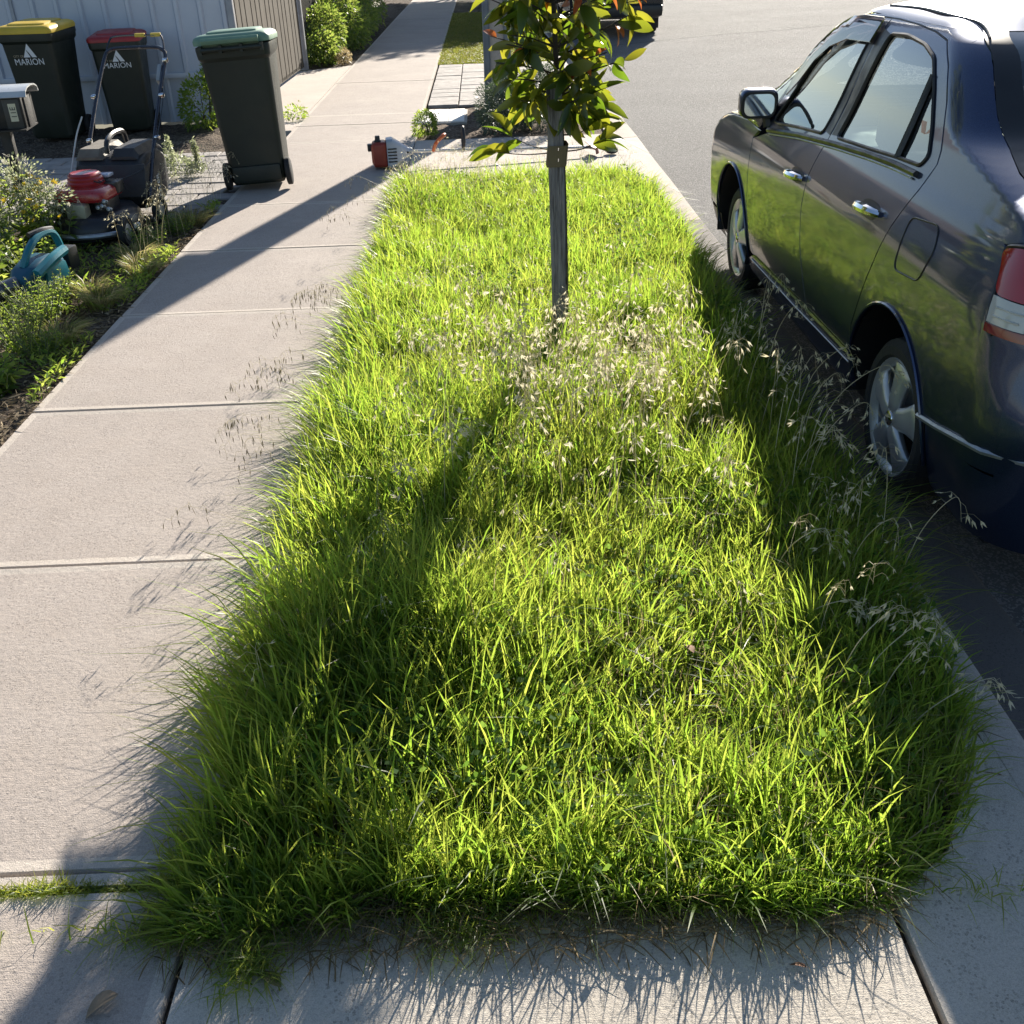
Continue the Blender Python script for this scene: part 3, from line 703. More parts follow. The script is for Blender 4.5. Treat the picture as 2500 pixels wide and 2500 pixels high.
sb = thing('spray_bottle', 'clear spray bottle with dark nozzle standing inside the sedan by the front window', 'bottle', (1.62, 5.12, .70))
MB().lathe([(.0, 0), (.038, .0), (.042, .01), (.042, .10), (.036, .135), (.018, .155), (.014, .17)], 20).build('body', MT['glass'], sb)
MB().lathe([(.0, 0.004), (.036, .004), (.038, .07), (0, .07)], 20).build('liquid', pm('bottle_liquid', (.45, .60, .62), .1), sb)
b = MB(); b.lathe([(.016, .165), (.017, .19), (.010, .20), (.010, .225)], 12); b.box((-.01, 0, .235), (.055, .02, .022)); b.build('nozzle', MT['trim'], sb)
# ---------- wheelie bins ----------
MT['lid_yellow'] = pm('yellow_lid', (.58, .40, .03), .5, var=.15, vs=4)
MT['lid_red'] = pm('red_lid', (.30, .022, .025), .5, var=.2, vs=5)
MT['lid_green'] = pm('green_lid', (.15, .25, .18), .5, var=.12, vs=4)
MT['tan_print'] = pm('tan_print', (.42, .36, .25), .6)
def wheelie_bin(label, loc, rz, lid, logo, scale=(1, 1, 1), group='council wheelie bins'):
    t = thing('wheelie_bin', label, 'bin', loc, rz, group); t.scale = scale; H = 1.0
    loops = []
    for z, hx, hy, cy, r_ in ((.03, .205, .215, .02, .04), (.06, .225, .235, .02, .05), (.30, .236, .252, .012, .05), (.62, .252, .285, .004, .05), (.90, .268, .318, 0, .05), (.925, .284, .338, 0, .05), (.985, .290, .345, 0, .05), (1.0, .288, .342, 0, .05)):
        loops.append(rrect(hx, hy, r_, z, 6, 0, cy))
    MB().loft(loops).build('body', MT['bin_green'], t, angle=28)
    b = MB()      # front recess frame and moulded ribs
    for x in (-.17, .17): b.tube([(x, -.262, .92), (x*.98, -.235, .60), (x*.94, -.208, .28)], [.012, .010, .006], 6)
    b.tube([(-.17, -.263, .90), (.17, -.263, .90)], .010, 6); b.build('front_ribs', MT['bin_green'], t)
    l = MB(); loops = []
    for z, k in ((1.002, 1.0), (1.03, 1.005), (1.05, .97), (1.066, .86), (1.072, .55), (1.073, .1)):
        loops.append([Vector((p.x, p.y, z + .012*(p.y/.36))) for p in rrect(.298*k, .352*k, .06*k, 0, 6)])
    l.loft(loops).build('lid', lid, t, angle=50)
    b = MB(); b.loft([[Vector((p.x, p.y, z + .012*(p.y/.36))) for p in rrect(.20*k, .25*k, .05, 0, 5)] for z, k in ((1.066, 1), (1.080, .98), (1.086, .9))]).build('lid_panel', lid, t, angle=50)
    b = MB(); b.loft([[Vector((x, p[0], p[1])) for p in ((.345, 1.0), (.345, 1.055), (.40, 1.06), (.415, 1.045), (.40, 1.02))] for x in (-.22, .22)]).build('lid_hinge', lid, t, bevel=.006)
    b = MB(); b.tube([(-.235, .405, .985), (.235, .405, .985)], .014, 8)
    for x in (-.235, -.08, .08, .235): b.box((x, .375, .985), (.022, .075, .05))
    b.build('handle', MT['bin_green'], t)
    for x in (-.255, .255):
        b = MB(); b.lathe([(.0, -.024), (.085, -.024), (.098, -.018), (.10, 0), (.098, .018), (.085, .024), (.06, .018), (.03, .022), (0, .022)], 28, rot(0, R(90), 0), (x, .215, .10)); b.build('wheel', MT['rubber'], t)
    MB().tube([(-.25, .215, .10), (.25, .215, .10)], .012, 8).build('axle', MT['steel'], t)
    b = MB(); b.box((0, .235, .11), (.40, .10, .12)); b.build('wheel_housing', MT['bin_green'], t, bevel=.02)
    if logo:
        f = lambda z: -.02 - (-.0) if False else None
        slope = math.atan2(.333 - .240, .87 - .28)
        M_ = Matrix.Translation((-.01, -.302, .755)) @ Matrix.Rotation(R(90) + slope*.95, 4, 'X')
        text_mesh('lettering', 'MARION', .082, MT['white'], t, M_ @ Matrix.Translation((0, -.036, 0)))
        text_mesh('small_lettering', 'CITY OF', .030, MT['tan_print'], t, M_ @ Matrix.Translation((-.10, .032, 0)))
        tri = [(-.045, .032), (.005, .032), (.012, .07), (.035, .05), (.045, .032), (.095, .032), (.022, .155)]
        b = MB(); b.prism([(-.045, .032), (.028, .032), (.002, .085), (-.004, .105), (.022, .155)][::1], 0, .0012, M_.to_3x3(), M_.translation)
        b.prism([(.045, .032), (.095, .032), (.022, .155), (-.004, .105), (.02, .075)], 0, .0013, M_.to_3x3(), M_.translation)
        b.build('emblem', MT['white'], t, smooth=False)
    return t
wheelie_bin('dark green wheelie bin with yellow lid by the pale fence', (-4.45, 11.36, -.02), R(-4), MT['lid_yellow'], True, (.94, .95, 1.03))
wheelie_bin('dark green wheelie bin with red lid behind the lawn mower', (-3.78, 11.72, -.02), R(8), MT['lid_red'], True, (.88, .86, .90))
gb = wheelie_bin('dark wheelie bin with pale green lid standing on the footpath edge', (-1.83, 8.62, .012), R(180 + 4), MT['lid_green'], False, (.95, .9, 1.05)); gb.rotation_euler.y = .045

# ---------- lawn mower ----------
MT['mow_red'] = pm('mower_red', (.34, .018, .022), .32, var=.12, coat=.4)
MT['mow_black'] = pm('mower_black', (.02, .02, .023), .35)
MT['fabric'] = pm('catcher_plastic', (.022, .023, .027), .55, bump=.4, bs=180)
MT['dusty'] = pm('dusty_plastic', (.15, .135, .11), .7, var=.3, vs=9)
MT['tube'] = pm('handle_tube', (.02, .02, .03), .22, coat=.5)
MT['lbl'] = pm('silver_label', (.35, .38, .48), .35, .3)
mw = thing('lawn_mower', 'push lawn mower with red engine cover and black grass catcher', 'lawn mower', (-2.66, 7.12, -.02), R(-5))
b = MB(); loops = []
for z, k in ((.06, 1.0), (.10, 1.02), (.16, .98), (.20, .86), (.215, .5)):
    loops.append([Vector((.27*k*math.cos(R(a))*(1 if math.sin(R(a)) < 0 else 1), (-.02 + (.34 if math.sin(R(a)) < 0 else .36)*k*math.sin(R(a))*(1 if abs(math.sin(R(a))) < .9 else 1)), z)) for a in range(0, 360, 12)])
b.loft(loops).build('deck', MT['mow_black'], mw, angle=45)
b = MB(); b.tube(smoothpath([(-.28, -.05, .10), (-.25, -.24, .10), (-.10, -.36, .10), (.10, -.36, .10), (.25, -.24, .10), (.28, -.05, .10)], 6), .018, 8); b.build('deck_bumper', MT['steel'], mw)
for x, y in ((-.27, -.24), (.27, -.24), (-.28, .36), (.28, .36)):
    w_ = link(bpy.data.objects.new('wheel', None)); w_.parent = mw; w_.location = (x, y, .10)
    MB().lathe([(.06, -.022), (.09, -.024), (.10, -.015), (.102, 0), (.10, .015), (.09, .024), (.06, .022)], 28, rot(0, R(90), 0)).build('tyre', MT['rubber'], w_)
    MB().lathe([(.0, -.012), (.03, -.018), (.062, -.012), (.062, .012), (.03, .02), (0, .016)], 20, rot(0, R(90), 0)).build('rim', MT['steel'], w_)
e = link(bpy.data.objects.new('engine', None)); e.parent = mw
b = MB(); b.loft([rrect(.13, .13, .05, z, 5, .0, -.02) for z in (.20, .30)]); b.build('crankcase', MT['mow_black'], e, bevel=.01)
b = MB(); loops = []
for z, kx, ky in ((.285, .175, .19), (.30, .185, .20), (.345, .18, .195), (.365, .15, .165)): loops.append(rrect(kx, ky, .08, z, 6, -.02, -.04))
b.loft(loops).build('cover', MT['mow_red'], e, bevel=.008, angle=30)
b = MB(); loops = []
for z, k in ((.360, .118), (.385, .122), (.395, .114), (.41, .116), (.42, .106), (.432, .108), (.445, .09), (.45, .04)): loops.append([Vector((-.03 + k*math.cos(R(a)), -.02 + k*1.02*math.sin(R(a)), z)) for a in range(0, 360, 15)])
b.loft(loops).build('recoil_cowl', MT['mow_red'], e, angle=25)
b = MB()
for k in range(5): b.tube([(.06 + .012*k*0, -.10 + .03*k, .40 - .0*k), (.095, -.08 + .03*k, .385)], .005, 5)
b.build('cooling_fins', MT['mow_black'], e)
b = MB(); b.box((-.03, -.205, .335), (.12, .012, .04), rot(R(-40), 0, 0)); b.build('badge', MT['lbl'], e, bevel=.004)
b = MB(); b.box((-.03, -.2115, .335), (.135, .004, .052), rot(R(-40), 0, 0)); b.build('badge_border', MT['white'], e)
b = MB(); b.loft([rrect(.055, .07, .025, z, 4, .12, .05) for z in (.30, .36, .375)]); b.build('fuel_tank', MT['mow_black'], e, bevel=.01)
b = MB(); b.box((.05, .06, .41), (.13, .09, .02)); b.build('control_cover', MT['lbl'], e, bevel=.006)
b = MB(); b.loft([[Vector((p.x - .02, y, p.y + .235)) for p in rrect(.065, .055, .025)] for y in (-.20, -.29)]); b.build('muffler', pm('muffler_metal', (.33, .33, .27), .5, .6), e, bevel=.012)
b = MB(); b.box((-.19, -.16, .22), (.12, .14, .10)); b.build('air_filter', MT['mow_black'], e, bevel=.02)
b = MB(); b.lathe([(.10, -.006), (.105, 0), (.10, .006), (.095, 0)], 24, rot(R(90), 0, 0), (-.11, -.27, .19), closed_prof=True); b.build('exhaust_ring', MT['steel'], e)
b = MB()
for x, z in ((.13, .26), (.17, .24), (.15, .29), (.10, .25)): b.lathe([(0, .02), (.014, .015), (.016, -.02), (0, -.02)], 8, rot(R(70), 0, 0), (x, -.20, z))
b.build('carburettor', MT['steel'], e)
c = link(bpy.data.objects.new('grass_catcher', None)); c.parent = mw
b = MB(); loops = []
for y, x0_, z0, z1 in ((.36, .23, .14, .42), (.42, .24, .10, .46), (.56, .245, .08, .48), (.74, .245, .10, .47), (.86, .23, .16, .42), (.90, .19, .22, .36)):
    loops.append([Vector((p.x - .04, y, (z0+z1)/2 + p.y)) for p in rrect(x0_, (z1-z0)/2, .05)])
b.loft(loops).build('bag', MT['fabric'], c, angle=30)
for s in (-1, 1):
    b = MB(); b.loft([[Vector((s*.125 - .04 + p.x, y, z)) for p, z in zip([Vector((-.10, 0)), Vector((-.07, 0)), Vector((.07, 0)), Vector((.10, 0))], (z0, z0 + h, z0 + h, z0))] for y, z0, h in ((.38, .445, .02), (.42, .465, .05), (.76, .47, .05), (.86, .44, .02))]).build('catcher_lid', MT['dusty'] if s < 0 else MT['fabric'], c, angle=20)
b = MB(); b.tube(smoothpath([(-.04, .42, .48), (-.04, .44, .55), (-.04, .56, .59), (-.04, .74, .58), (-.04, .78, .50)], 4), .018, 6); b.build('catcher_handle', MT['mow_black'], c)
b = MB(); b.loft([[Vector((x, y, z)) for y, z in ((.28, .21), (.34, .42), (.36, .42), (.37, .2))] for x in (-.24, .24)]); b.build('rear_flap', MT['fabric'], c, bevel=.006)
b = MB(); b.tube([(-.06, .318, .30), (-.06, .335, .385), (.06, .335, .385), (.06, .318, .30)], .005, 5); b.build('flap_rib', MT['mow_black'], c)
text_mesh('lettering', 'ROVER', .065, MT['white'], c, Matrix.Translation((.2065, .64, .20)) @ Matrix.Rotation(R(90), 4, 'Y') @ Matrix.Rotation(R(180), 4, 'Z') @ Matrix.Rotation(R(0), 4, 'X'))
h = link(bpy.data.objects.new('handle', None)); h.parent = mw
pts = smoothpath([(-.25, .30, .20), (-.24, .50, .42), (-.235, .85, .78), (-.23, 1.12, 1.02), (-.20, 1.17, 1.075), (-.12, 1.19, 1.09), (.12, 1.19, 1.09), (.20, 1.17, 1.075), (.23, 1.12, 1.02), (.235, .85, .78), (.24, .50, .42), (.25, .30, .20)], 6)
MB().tube(pts, .0135, 10).build('handle_bar', MT['tube'], h)
pts = smoothpath([(-.225, 1.10, .99), (-.21, 1.22, 1.13), (-.15, 1.25, 1.165), (.12, 1.25, 1.165), (.19, 1.24, 1.15), (.235, 1.09, 1.0)], 6)
MB().tube(pts, .007, 8).build('engine_brake_bar', MT['tube'], h)
for x in (.02, .14): MB().box((x, 1.255, 1.168), (.075, .022, .026)).build('caution_sleeve', pm('yellow_sleeve', (.62, .45, .05), .5), h, bevel=.004)
b = MB(); b.box((.205, 1.03, .92), (.03, .06, .14), rot(R(-42), 0, 0)); b.build('throttle_box', pm('grey_box', (.26, .28, .30), .4), h, bevel=.008)
for x, y, z in ((-.25, .86, .80), (-.235, .60, .54), (.255, .86, .80), (.26, .62, .55), (.245, 1.08, 1.01)):
    MB().lathe([(0, .02), (.016, .016), (.018, 0), (.012, -.02), (0, -.02)], 10, rot(0, R(90), 0), (x, y, z)).build('knob', MT['chrome'], h)
MB().tube(smoothpath([(-.26, .62, .70), (-.28, .50, .58), (-.29, .30, .35), (-.22, .12, .38)], 6), .006, 6).build('starter_cord', pm('pale_cord', (.55, .55, .53), .6), h)
MB().tube(smoothpath([(.21, 1.02, .90), (.27, .80, .74), (.25, .40, .42), (.12, .10, .36)], 6), .004, 5).build('throttle_cable', MT['mow_black'], h)

# ---------- cordless blower ----------
MT['teal'] = pm('teal_plastic', (.015, .155, .20), .38, var=.12)
MT['teal2'] = pm('teal_dark', (.010, .075, .125), .42, var=.12)
bl = thing('leaf_blower', 'teal cordless leaf blower lying in the weeds below the mower', 'leaf blower', (-2.60, 5.90, 0), R(-14))
b = MB(); loops = []
for x, hy, z0, z1 in ((-.26, .05, .03, .13), (-.20, .075, .02, .17), (-.08, .085, .0, .20), (.04, .085, .0, .20), (.12, .07, .02, .17), (.16, .04, .05, .12)):
    loops.append([Vector((p.x + 0, x*.95, (z0+z1)/2 + p.y)) for p in rrect(hy, (z1-z0)/2, .035)])
b.loft(loops).build('motor_housing', MT['teal2'], bl, angle=40)
b = MB(); b.tube(smoothpath([(.0, -.16, .17), (.02, -.10, .26), (.02, .02, .31), (.02, .14, .29), (.01, .20, .16)], 5), [.022]*21, 8); b.build('handle', MT['teal'], bl)
b = MB(); b.tube(smoothpath([(.0, -.05, .325), (.02, .05, .33), (.02, .14, .315)], 4), .016, 8); b.build('grip', MT['black_plastic'], bl)
b = MB(); b.loft([[Vector((.085 + dx, y, .10 + z)) for y, z in ((-.12, -.05), (-.10, .06), (-.02, .08), (.08, .05), (.10, -.04))] for dx in (0, .02)]); b.build('side_panel', MT['teal'], bl, bevel=.006)
b = MB(); b.tube(smoothpath([(.09, -.18, .14), (.10, -.02, .19), (.08, .12, .20)], 4), [.03]*9, 8); b.build('air_duct', MT['teal'], bl)
b = MB(); b.box((0, .24, .12), (.10, .10, .13)); b.build('battery', MT['black_plastic'], bl, bevel=.012)
b = MB(); b.tube(smoothpath([(-.02, -.22, .09), (-.06, -.40, .085), (-.16, -.72, .075), (-.26, -1.05, .07)], 5), [.052]*6 + [.046]*10, 18); b.build('nozzle_tube', pm('blower_tube', (.05, .05, .055), .18, coat=.6), bl)
for k in (.33, .40): MB().tube([(-.045 - (k-.33)*.3, -k, .086), (-.05 - (k-.33)*.3, -k - .018, .086)], .056, 18).build('tube_collar', MT['black_plastic'], bl)
text_mesh('lettering', 'makita', .05, MT['white'], bl, Matrix.Translation((.107, -.06, .055)) @ Matrix.Rotation(R(90), 4, 'Z') @ Matrix.Rotation(R(90), 4, 'X'))

# ---------- letterbox ----------
MT['black_metal'] = pm('black_metal', (.006, .006, .007), .5, 0)
lb = thing('letterbox', 'black metal letterbox with pale number plate above the flowering weeds', 'letterbox', (-3.40, 7.70, -.05), R(8))
b = MB(); b.box((-.02, 0, .795), (.42, .30, .20)); b.build('box', MT['black_metal'], lb, bevel=.006)
b = MB(); pr = [(-.17, .90), (-.165, .925), (-.10, .945), (0, .952), (.10, .945), (.165, .925), (.17, .90), (.175, .895), (.19, .90), (.165, .935), (.10, .955), (0, .962), (-.10, .955), (-.165, .935), (-.19, .90), (-.175, .895)]
b.loft([[Vector((x, y, z)) for y, z in pr] for x in (-.26, .24)]); b.build('roof', pm('letterbox_roof', (.55, .56, .56), .35, .3), lb)
b = MB(); b.box((.195, -.02, .79), (.012, .15, .20)); b.build('number_plate', pm('plate_grey', (.04, .04, .04), .5, 0), lb, bevel=.003)
b = MB(); b.box((.12, -.1535, .79), (.11, .007, .19)); b.build('front_plate', pm('front_plate_grey', (.045, .045, .043), .5, 0), lb, bevel=.003)
b = MB(); b.box((.125, -.158, .80), (.05, .004, .115)); b.build('number_card', pm('cream_card', (.62, .60, .45), .6), lb)
text_mesh('lettering', '11E', .05, MT['black_metal'], lb, Matrix.Translation((.143, -.1605, .80)) @ Matrix.Rotation(R(90), 4, 'X') @ Matrix.Rotation(R(90), 4, 'Z') @ Matrix.Translation((0, 0, 0)))
b = MB(); b.box((.0, -.05, .69), (.40, .34, .010)); b.build('shelf', MT['black_metal'], lb)
MB().box((0, 0, .33), (.07, .07, .70)).build('post', MT['black_metal'], lb, bevel=.004)

# ---------- brush cutter on the far driveway ----------
MT['trim_red'] = pm('brushcutter_red', (.27, .035, .018), .45); MT['trim_grey'] = pm('brushcutter_grey', (.42, .46, .52), .4); MT['orange'] = pm('orange_plastic', (.62, .13, .03), .45)
tr = thing('brush_cutter', 'red and grey petrol brush cutter lying across the concrete behind the grass', 'brush cutter', (-.85, 9.10, 0), R(7))
b = MB(); loops = [[Vector((x, p.x, .115 + p.y)) for p in rrect(hy, hz, .03)] for x, hy, hz in ((-.13, .06, .07), (-.11, .085, .10), (-.02, .09, .105), (.0, .08, .10))]
b.loft(loops).build('engine_cover', MT['trim_red'], tr, bevel=.006, angle=35)
b = MB(); loops = [[Vector((x, p.x, .12 + p.y)) for p in rrect(hy, hz, .035)] for x, hy, hz in ((.0, .09, .115), (.05, .095, .12), (.10, .075, .09), (.17, .04, .045), (.22, .025, .025))]
b.loft(loops).build('fan_housing', MT['trim_grey'], tr, angle=35)
b = MB()
for k in range(5): b.box((.045, -.094, .06 + .026*k), (.075, .008, .010))
b.build('cooling_slots', MT['black_plastic'], tr)
b = MB(); b.lathe([(.0, .03), (.02, .03), (.022, .0), (.03, -.01), (.03, -.03), (0, -.03)], 12, None, (-.07, -.02, .235)); b.build('fuel_cap', MT['black_plastic'], tr)
b = MB(); b.box((-.14, .0, .17), (.04, .06, .06)); b.build('air_box', MT['black_plastic'], tr, bevel=.01)
b = MB(); b.loft([[Vector((x, p.x, .04 + p.y)) for p in rrect(.05, .03, .015)] for x in (-.10, .06)]); b.build('fuel_tank', MT['dusty'], tr, bevel=.006)
b = MB(); b.tube([(.20, 0, .12), (.9, -.005, .10), (1.92, 0, .06)], .013, 10); b.build('shaft', pm('shaft_alloy', (.55, .55, .54), .3, .7), tr)
b = MB(); b.tube(smoothpath([(.40, -.02, .12), (.42, -.09, .19), (.47, -.10, .24), (.50, -.06, .25)], 4), .016, 8); b.build('control_grip', MT['orange'], tr)
b = MB(); b.tube(smoothpath([(.66, .0, .10), (.665, -.05, .20), (.665, .02, .29), (.665, .09, .20), (.66, .02, .10)], 5), .013, 8); b.build('loop_handle', MT['black_plastic'], tr)
b = MB(); loops = []
for t in range(7):
    a = R(-60 + 20*t); loops.append([Vector((1.80 + r_*math.cos(a)*.5 - .05, -.02 - r_*.0 + .17*math.sin(a)*.9, z)) for r_, z in ((.02, .10), (.16, .085), (.20, .03), (.19, .03), (.15, .078), (.02, .092))])
b.loft(loops).build('guard', pm('guard_brown', (.18, .045, .025), .5), tr)
b = MB(); b.lathe([(0, .05), (.035, .05), (.055, .03), (.058, .01), (.045, .0), (0, 0)], 20, rot(R(12), 0, 0), (1.97, 0, .015)); b.build('line_head', MT['black_plastic'], tr)
for s in (-1, 1): MB().tube(smoothpath([(1.97 + s*.05, 0, .03), (1.97 + s*.10, -.05, .03), (1.97 + s*.12, -.12, .012)], 4), .0015, 4).build('cutting_line', MT['black_plastic'], tr)

# ---------- stobie power pole ----------
MT['pole_steel'] = pm('pole_steel', (.16, .18, .21), .5, .5, var=.2, vs=4, bump=.1)
sp = thing('power_pole', 'tall steel and concrete power pole rising from the mulch bed', 'pole', (.165, 12.42, -.03))
for s in (-1, 1):
    b = MB(); b.loft([[Vector((s*x, y, z)) for x, y in ((k, -.14), (k, .14), (k-.015, .14), (k-.015, .125), (k-.06, .12), (k-.06, .105), (k-.075, .105), (k-.075, -.105), (k-.06, -.105), (k-.06, -.12), (k-.015, -.125), (k-.015, -.14))] for z, k in ((0, .155), (5, .13), (9, .10))]); b.build('flange', MT['pole_steel'], sp, smooth=False)
b = MB(); b.loft([[Vector((x, y, z)) for x, y in ((-k, -.09), (k, -.09), (k, .09), (-k, .09))] for z, k in ((0, .078), (9, .04))]); b.build('concrete_core', MT['kerb'], sp, smooth=False)
for z in (1.2, 2.6, 4.0, 5.4, 6.8): MB().tube([(-.16, 0, z), (.16, 0, z)], .014, 8).build('tie_bolt', MT['steel'], sp)
b = MB(); b.box((-.20, -.02, 3.1), (.22, .26, .62)); b.build('service_box', MT['pole_steel'], sp, bevel=.02)
b = MB(); b.box((0, .10, 8.4), (2.2, .10, .12)); b.build('cross_arm', MT['pole_steel'], sp)

# ---------- pit cover, pillar, stone ----------
pc = thing('pit_cover', 'flat white rectangular pit cover set in the bark mulch', 'pit cover', (-.48, 11.78, 0))
for k in range(3):
    MB().box((-.175 + .175*k, 0, -.008), (.172, .84, .04)).build('cover_panel', pm('pit_white', (.74, .72, .68), .8, bump=.3, bs=120), pc, bevel=.006)
b = MB(); b.box((0, 0, -.03), (.58, .90, .06)); b.build('surround', MT['kerb'], pc, bevel=.006)
up_ = thing('service_pillar', 'small dark green service pillar with white cap near the kerb', 'pillar', (.93, 13.1, 0))
MB().loft([rrect(.075, .06, .015, z) for z in (0, .22)]).build('body', pm('pillar_green', (.06, .10, .06), .5), up_)
MB().loft([rrect(k, k*.85, .02, z) for z, k in ((.222, .085), (.25, .085), (.275, .07), (.28, .02))]).build('cap', MT['white'], up_)
# ---------- fences ----------
MT['fence_pale'] = pm('pale_steel_sheet', (.47, .51, .59), .45, .1, var=.05, vs=1.5)
MT['fence_brown'] = pm('brown_steel_sheet', (.060, .048, .032), .9, 0, var=.12, vs=2)
MT['fence_dark'] = pm('dark_rib_sheet', (.075, .068, .055), .92, 0, var=.15, vs=2)
MT['post_grey'] = pm('grey_post', (.30, .31, .34), .5, .2)
def rib_sheet(name, L, z0, z1, pitch, depth, rw, mat, parent, M):
    """folded steel sheet, L long"""
    xs = []; x = 0
    while x < L - 1e-6:
        xs += [(x, 0), (x + pitch - 2*rw, 0), (x + pitch - 1.5*rw, -depth), (x + pitch - .5*rw, -depth)]; x += pitch
    xs = [p for p in xs if p[0] < L - 1e-4] + [(L, 0)]
    front = [Vector((x, y, 0)) for x, y in xs]; n = len(front)
    vs = []; fs = []
    for z in (z0, z1):
        for p in front: vs.append(M @ Vector((p.x, p.y, z)))
        for p in front: vs.append(M @ Vector((p.x, p.y + .002, z)))
    for i in range(n - 1):
        fs += [(i, i+1, 2*n+i+1, 2*n+i), (n+i+1, n+i, 3*n+i, 3*n+i+1)]
    b = MB(); b.add(vs, fs); return b.build(name, mat, parent, smooth=False)
ff = thing('steel_fence', 'pale ribbed steel fence behind the wheelie bins', 'fence', (-2.72, 12.25, -.03))
M0 = Matrix.Rotation(math.pi, 4, 'Z')
for k in range(9):
    rib_sheet('fence_sheet', .7602, .50, 1.52, .2525, .028, .035, MT['fence_pale'], ff, Matrix.Translation((-.76*(k+1), 0, 0)))
    rib_sheet('plinth_sheet', .7602, .0, .47, .2525, .022, .035, MT['fence_pale'], ff, Matrix.Translation((-.76*(k+1), .02, 0)))
for z in (.485, 1.52): MB().box((-3.42, .0, z), (6.84, .055, .055)).build('rail', MT['fence_pale'], ff, bevel=.004)
for x in (.03, -2.30, -4.58, -6.87): MB().box((x, .012, .78), (.07, .07, 1.56)).build('post', MT['post_grey'], ff, bevel=.004)
gt = thing('driveway_gate', 'plain brown sheet-metal driveway gate between two grey posts', 'gate', (-2.72, 12.42, 0), R(90 - .6))
for k in range(5): rib_sheet('gate_sheet', .8402, .06, 1.80, .2525, .006, .03, MT['fence_brown'], gt, Matrix.Translation((.84*k, 0, 0)))
for z in (.07, 1.8): MB().box((2.1, .02, z), (4.2, .04, .05)).build('frame_rail', MT['fence_brown'], gt)
MB().box((4.27, .0, .95), (.10, .10, 1.9)).build('gate_post', MT['post_grey'], gt, bevel=.004)
rf = thing('ribbed_fence', 'dark fine-ribbed fence running behind the leafy shrub', 'fence', (-2.74, 16.80, 0), R(90))
for k in range(12): rib_sheet('fence_sheet', .9532, .02, 1.75, .095, .02, .022, MT['fence_dark'], rf, Matrix.Translation((.953*k, 0, 0)))
for z in (.3, 1.5): MB().box((5.7, .03, z), (11.4, .05, .05)).build('rail', MT['fence_dark'], rf)

# ---------- dark van parked further up ----------
MT['van'] = pm('dark_van_paint', (.018, .020, .024), .3, .2, coat=.6)
vn = thing('parked_van', 'dark van parked further up the road behind the tree', 'van', (2.68, 22.2, -.183))
b = MB(); loops = []
for y, z1, k in ((0, .9, .93), (.02, 1.5, .97), (.05, 2.0, 1), (.12, 2.12, 1), (1.5, 2.18, 1), (3.2, 2.15, 1), (3.7, 1.75, .98), (4.1, 1.25, .97), (4.7, 1.05, .93), (4.85, .85, .88)):
    loops.append([Vector((p.x, y, .32 + (z1-.32)/2 + p.y)) for p in rrect(.92*k, (z1-.32)/2, .12)])
b.loft(loops).build('body', MT['van'], vn, angle=35)
b = MB(); b.box((0, -.06, .46), (1.78, .14, .20)); b.build('rear_bumper', MT['trim'], vn, bevel=.03)
for s in (-1, 1):
    b = MB(); b.box((s*.45, -.012, 1.55), (.72, .02, .55)); b.build('rear_window', MT['glass'], vn, bevel=.005)
    b = MB(); b.box((s*.83, .0, 1.0), (.11, .05, .42)); b.build('tail_lamp', pm('van_lamp', (.3, .02, .02), .2), vn, bevel=.01)
    b = MB(); b.box((s*.45, -.008, .95), (.84, .012, .55)); b.build('rear_door', MT['van'], vn, bevel=.005)
    for y in (.85, 3.9):
        w_ = link(bpy.data.objects.new('wheel', None)); w_.parent = vn; w_.location = (s*.80, y, .33)
        MB().lathe([(.19, -.11), (.30, -.11), (.325, -.09), (.33, 0), (.325, .09), (.30, .11), (.19, .11)], 32, rot(0, R(90), 0)).build('tyre', MT['rubber'], w_)
        MB().lathe([(0, -.05), (.18, -.08), (.195, -.1), (.195, .1), (.18, .08), (0, .05)], 24, rot(0, R(90), 0)).build('rim', MT['steel'], w_)
    MB().box((s*.78, .42, .24), (.24, .012, .26)).build('mud_flap', MT['rubber'], vn)
MB().tube([(-.8, .85, .33), (.8, .85, .33)], .06, 8).build('rear_axle', MT['trim'], vn)
MB().lathe([(.05, 0), (.045, .4)], 12, rot(R(90), 0, 0), (-.4, .3, .28)).build('exhaust', MT['steel'], vn)

# ---------- young street tree with stake ----------
MT['stake'] = None
def wood():
    a = N('weathered_timber'); co = a.coord('obj', (22, 22, 1.6)); co2 = a.coord('obj', (60, 60, 2.5))
    c = a.mix(a.noise(co, 2.0, 6, .7, .35, .7), (.16, .15, .145), (.36, .345, .33))
    c = a.mix(a.math('MULTIPLY', a.noise(co2, 1.5, 5, .7, .5, .62), .8), c, (.05, .045, .042))
    kn = a.n('TexVoronoi'); kn.inputs['Scale'].default_value = 1.0; a.l(a.coord('obj', (9, 9, 4)), kn.inputs['Vector'])
    c = a.mix(a.math('MULTIPLY', a.math('LESS_THAN', kn.outputs['Distance'], .16), .8), c, (.035, .03, .028))
    return a.done(a.princ(c, .85, 0, .3, a.bump(a.noise(co2, 1.5, 5, .7), .8, .006)))
MT['stake'] = wood()
st = thing('timber_stake', 'weathered grey square timber stake supporting the young tree', 'stake', (.322, 4.66, -.25))
b = MB(); loops = []
for z, k, dx, dy in ((0, .035, 0, 0), (.55, .034, -.004, 0), (.98, .0335, -.012, .002), (1.40, .0325, -.022, .003), (1.412, .0325, -.022, .003)):
    loops.append([Vector((dx + x*k, dy + y*k, z + (.004 if x > 0 and z > 1.4 else 0))) for x, y in ((-1, -1), (1, -1), (1, 1), (-1, 1))])
b.loft(loops).build('post', MT['stake'], st, bevel=.004, seg=1, angle=30)
tieb = thing('tree_tie', 'brown webbing band tied round the stake and thin trunk', 'tree tie', (.308, 4.66, .88))
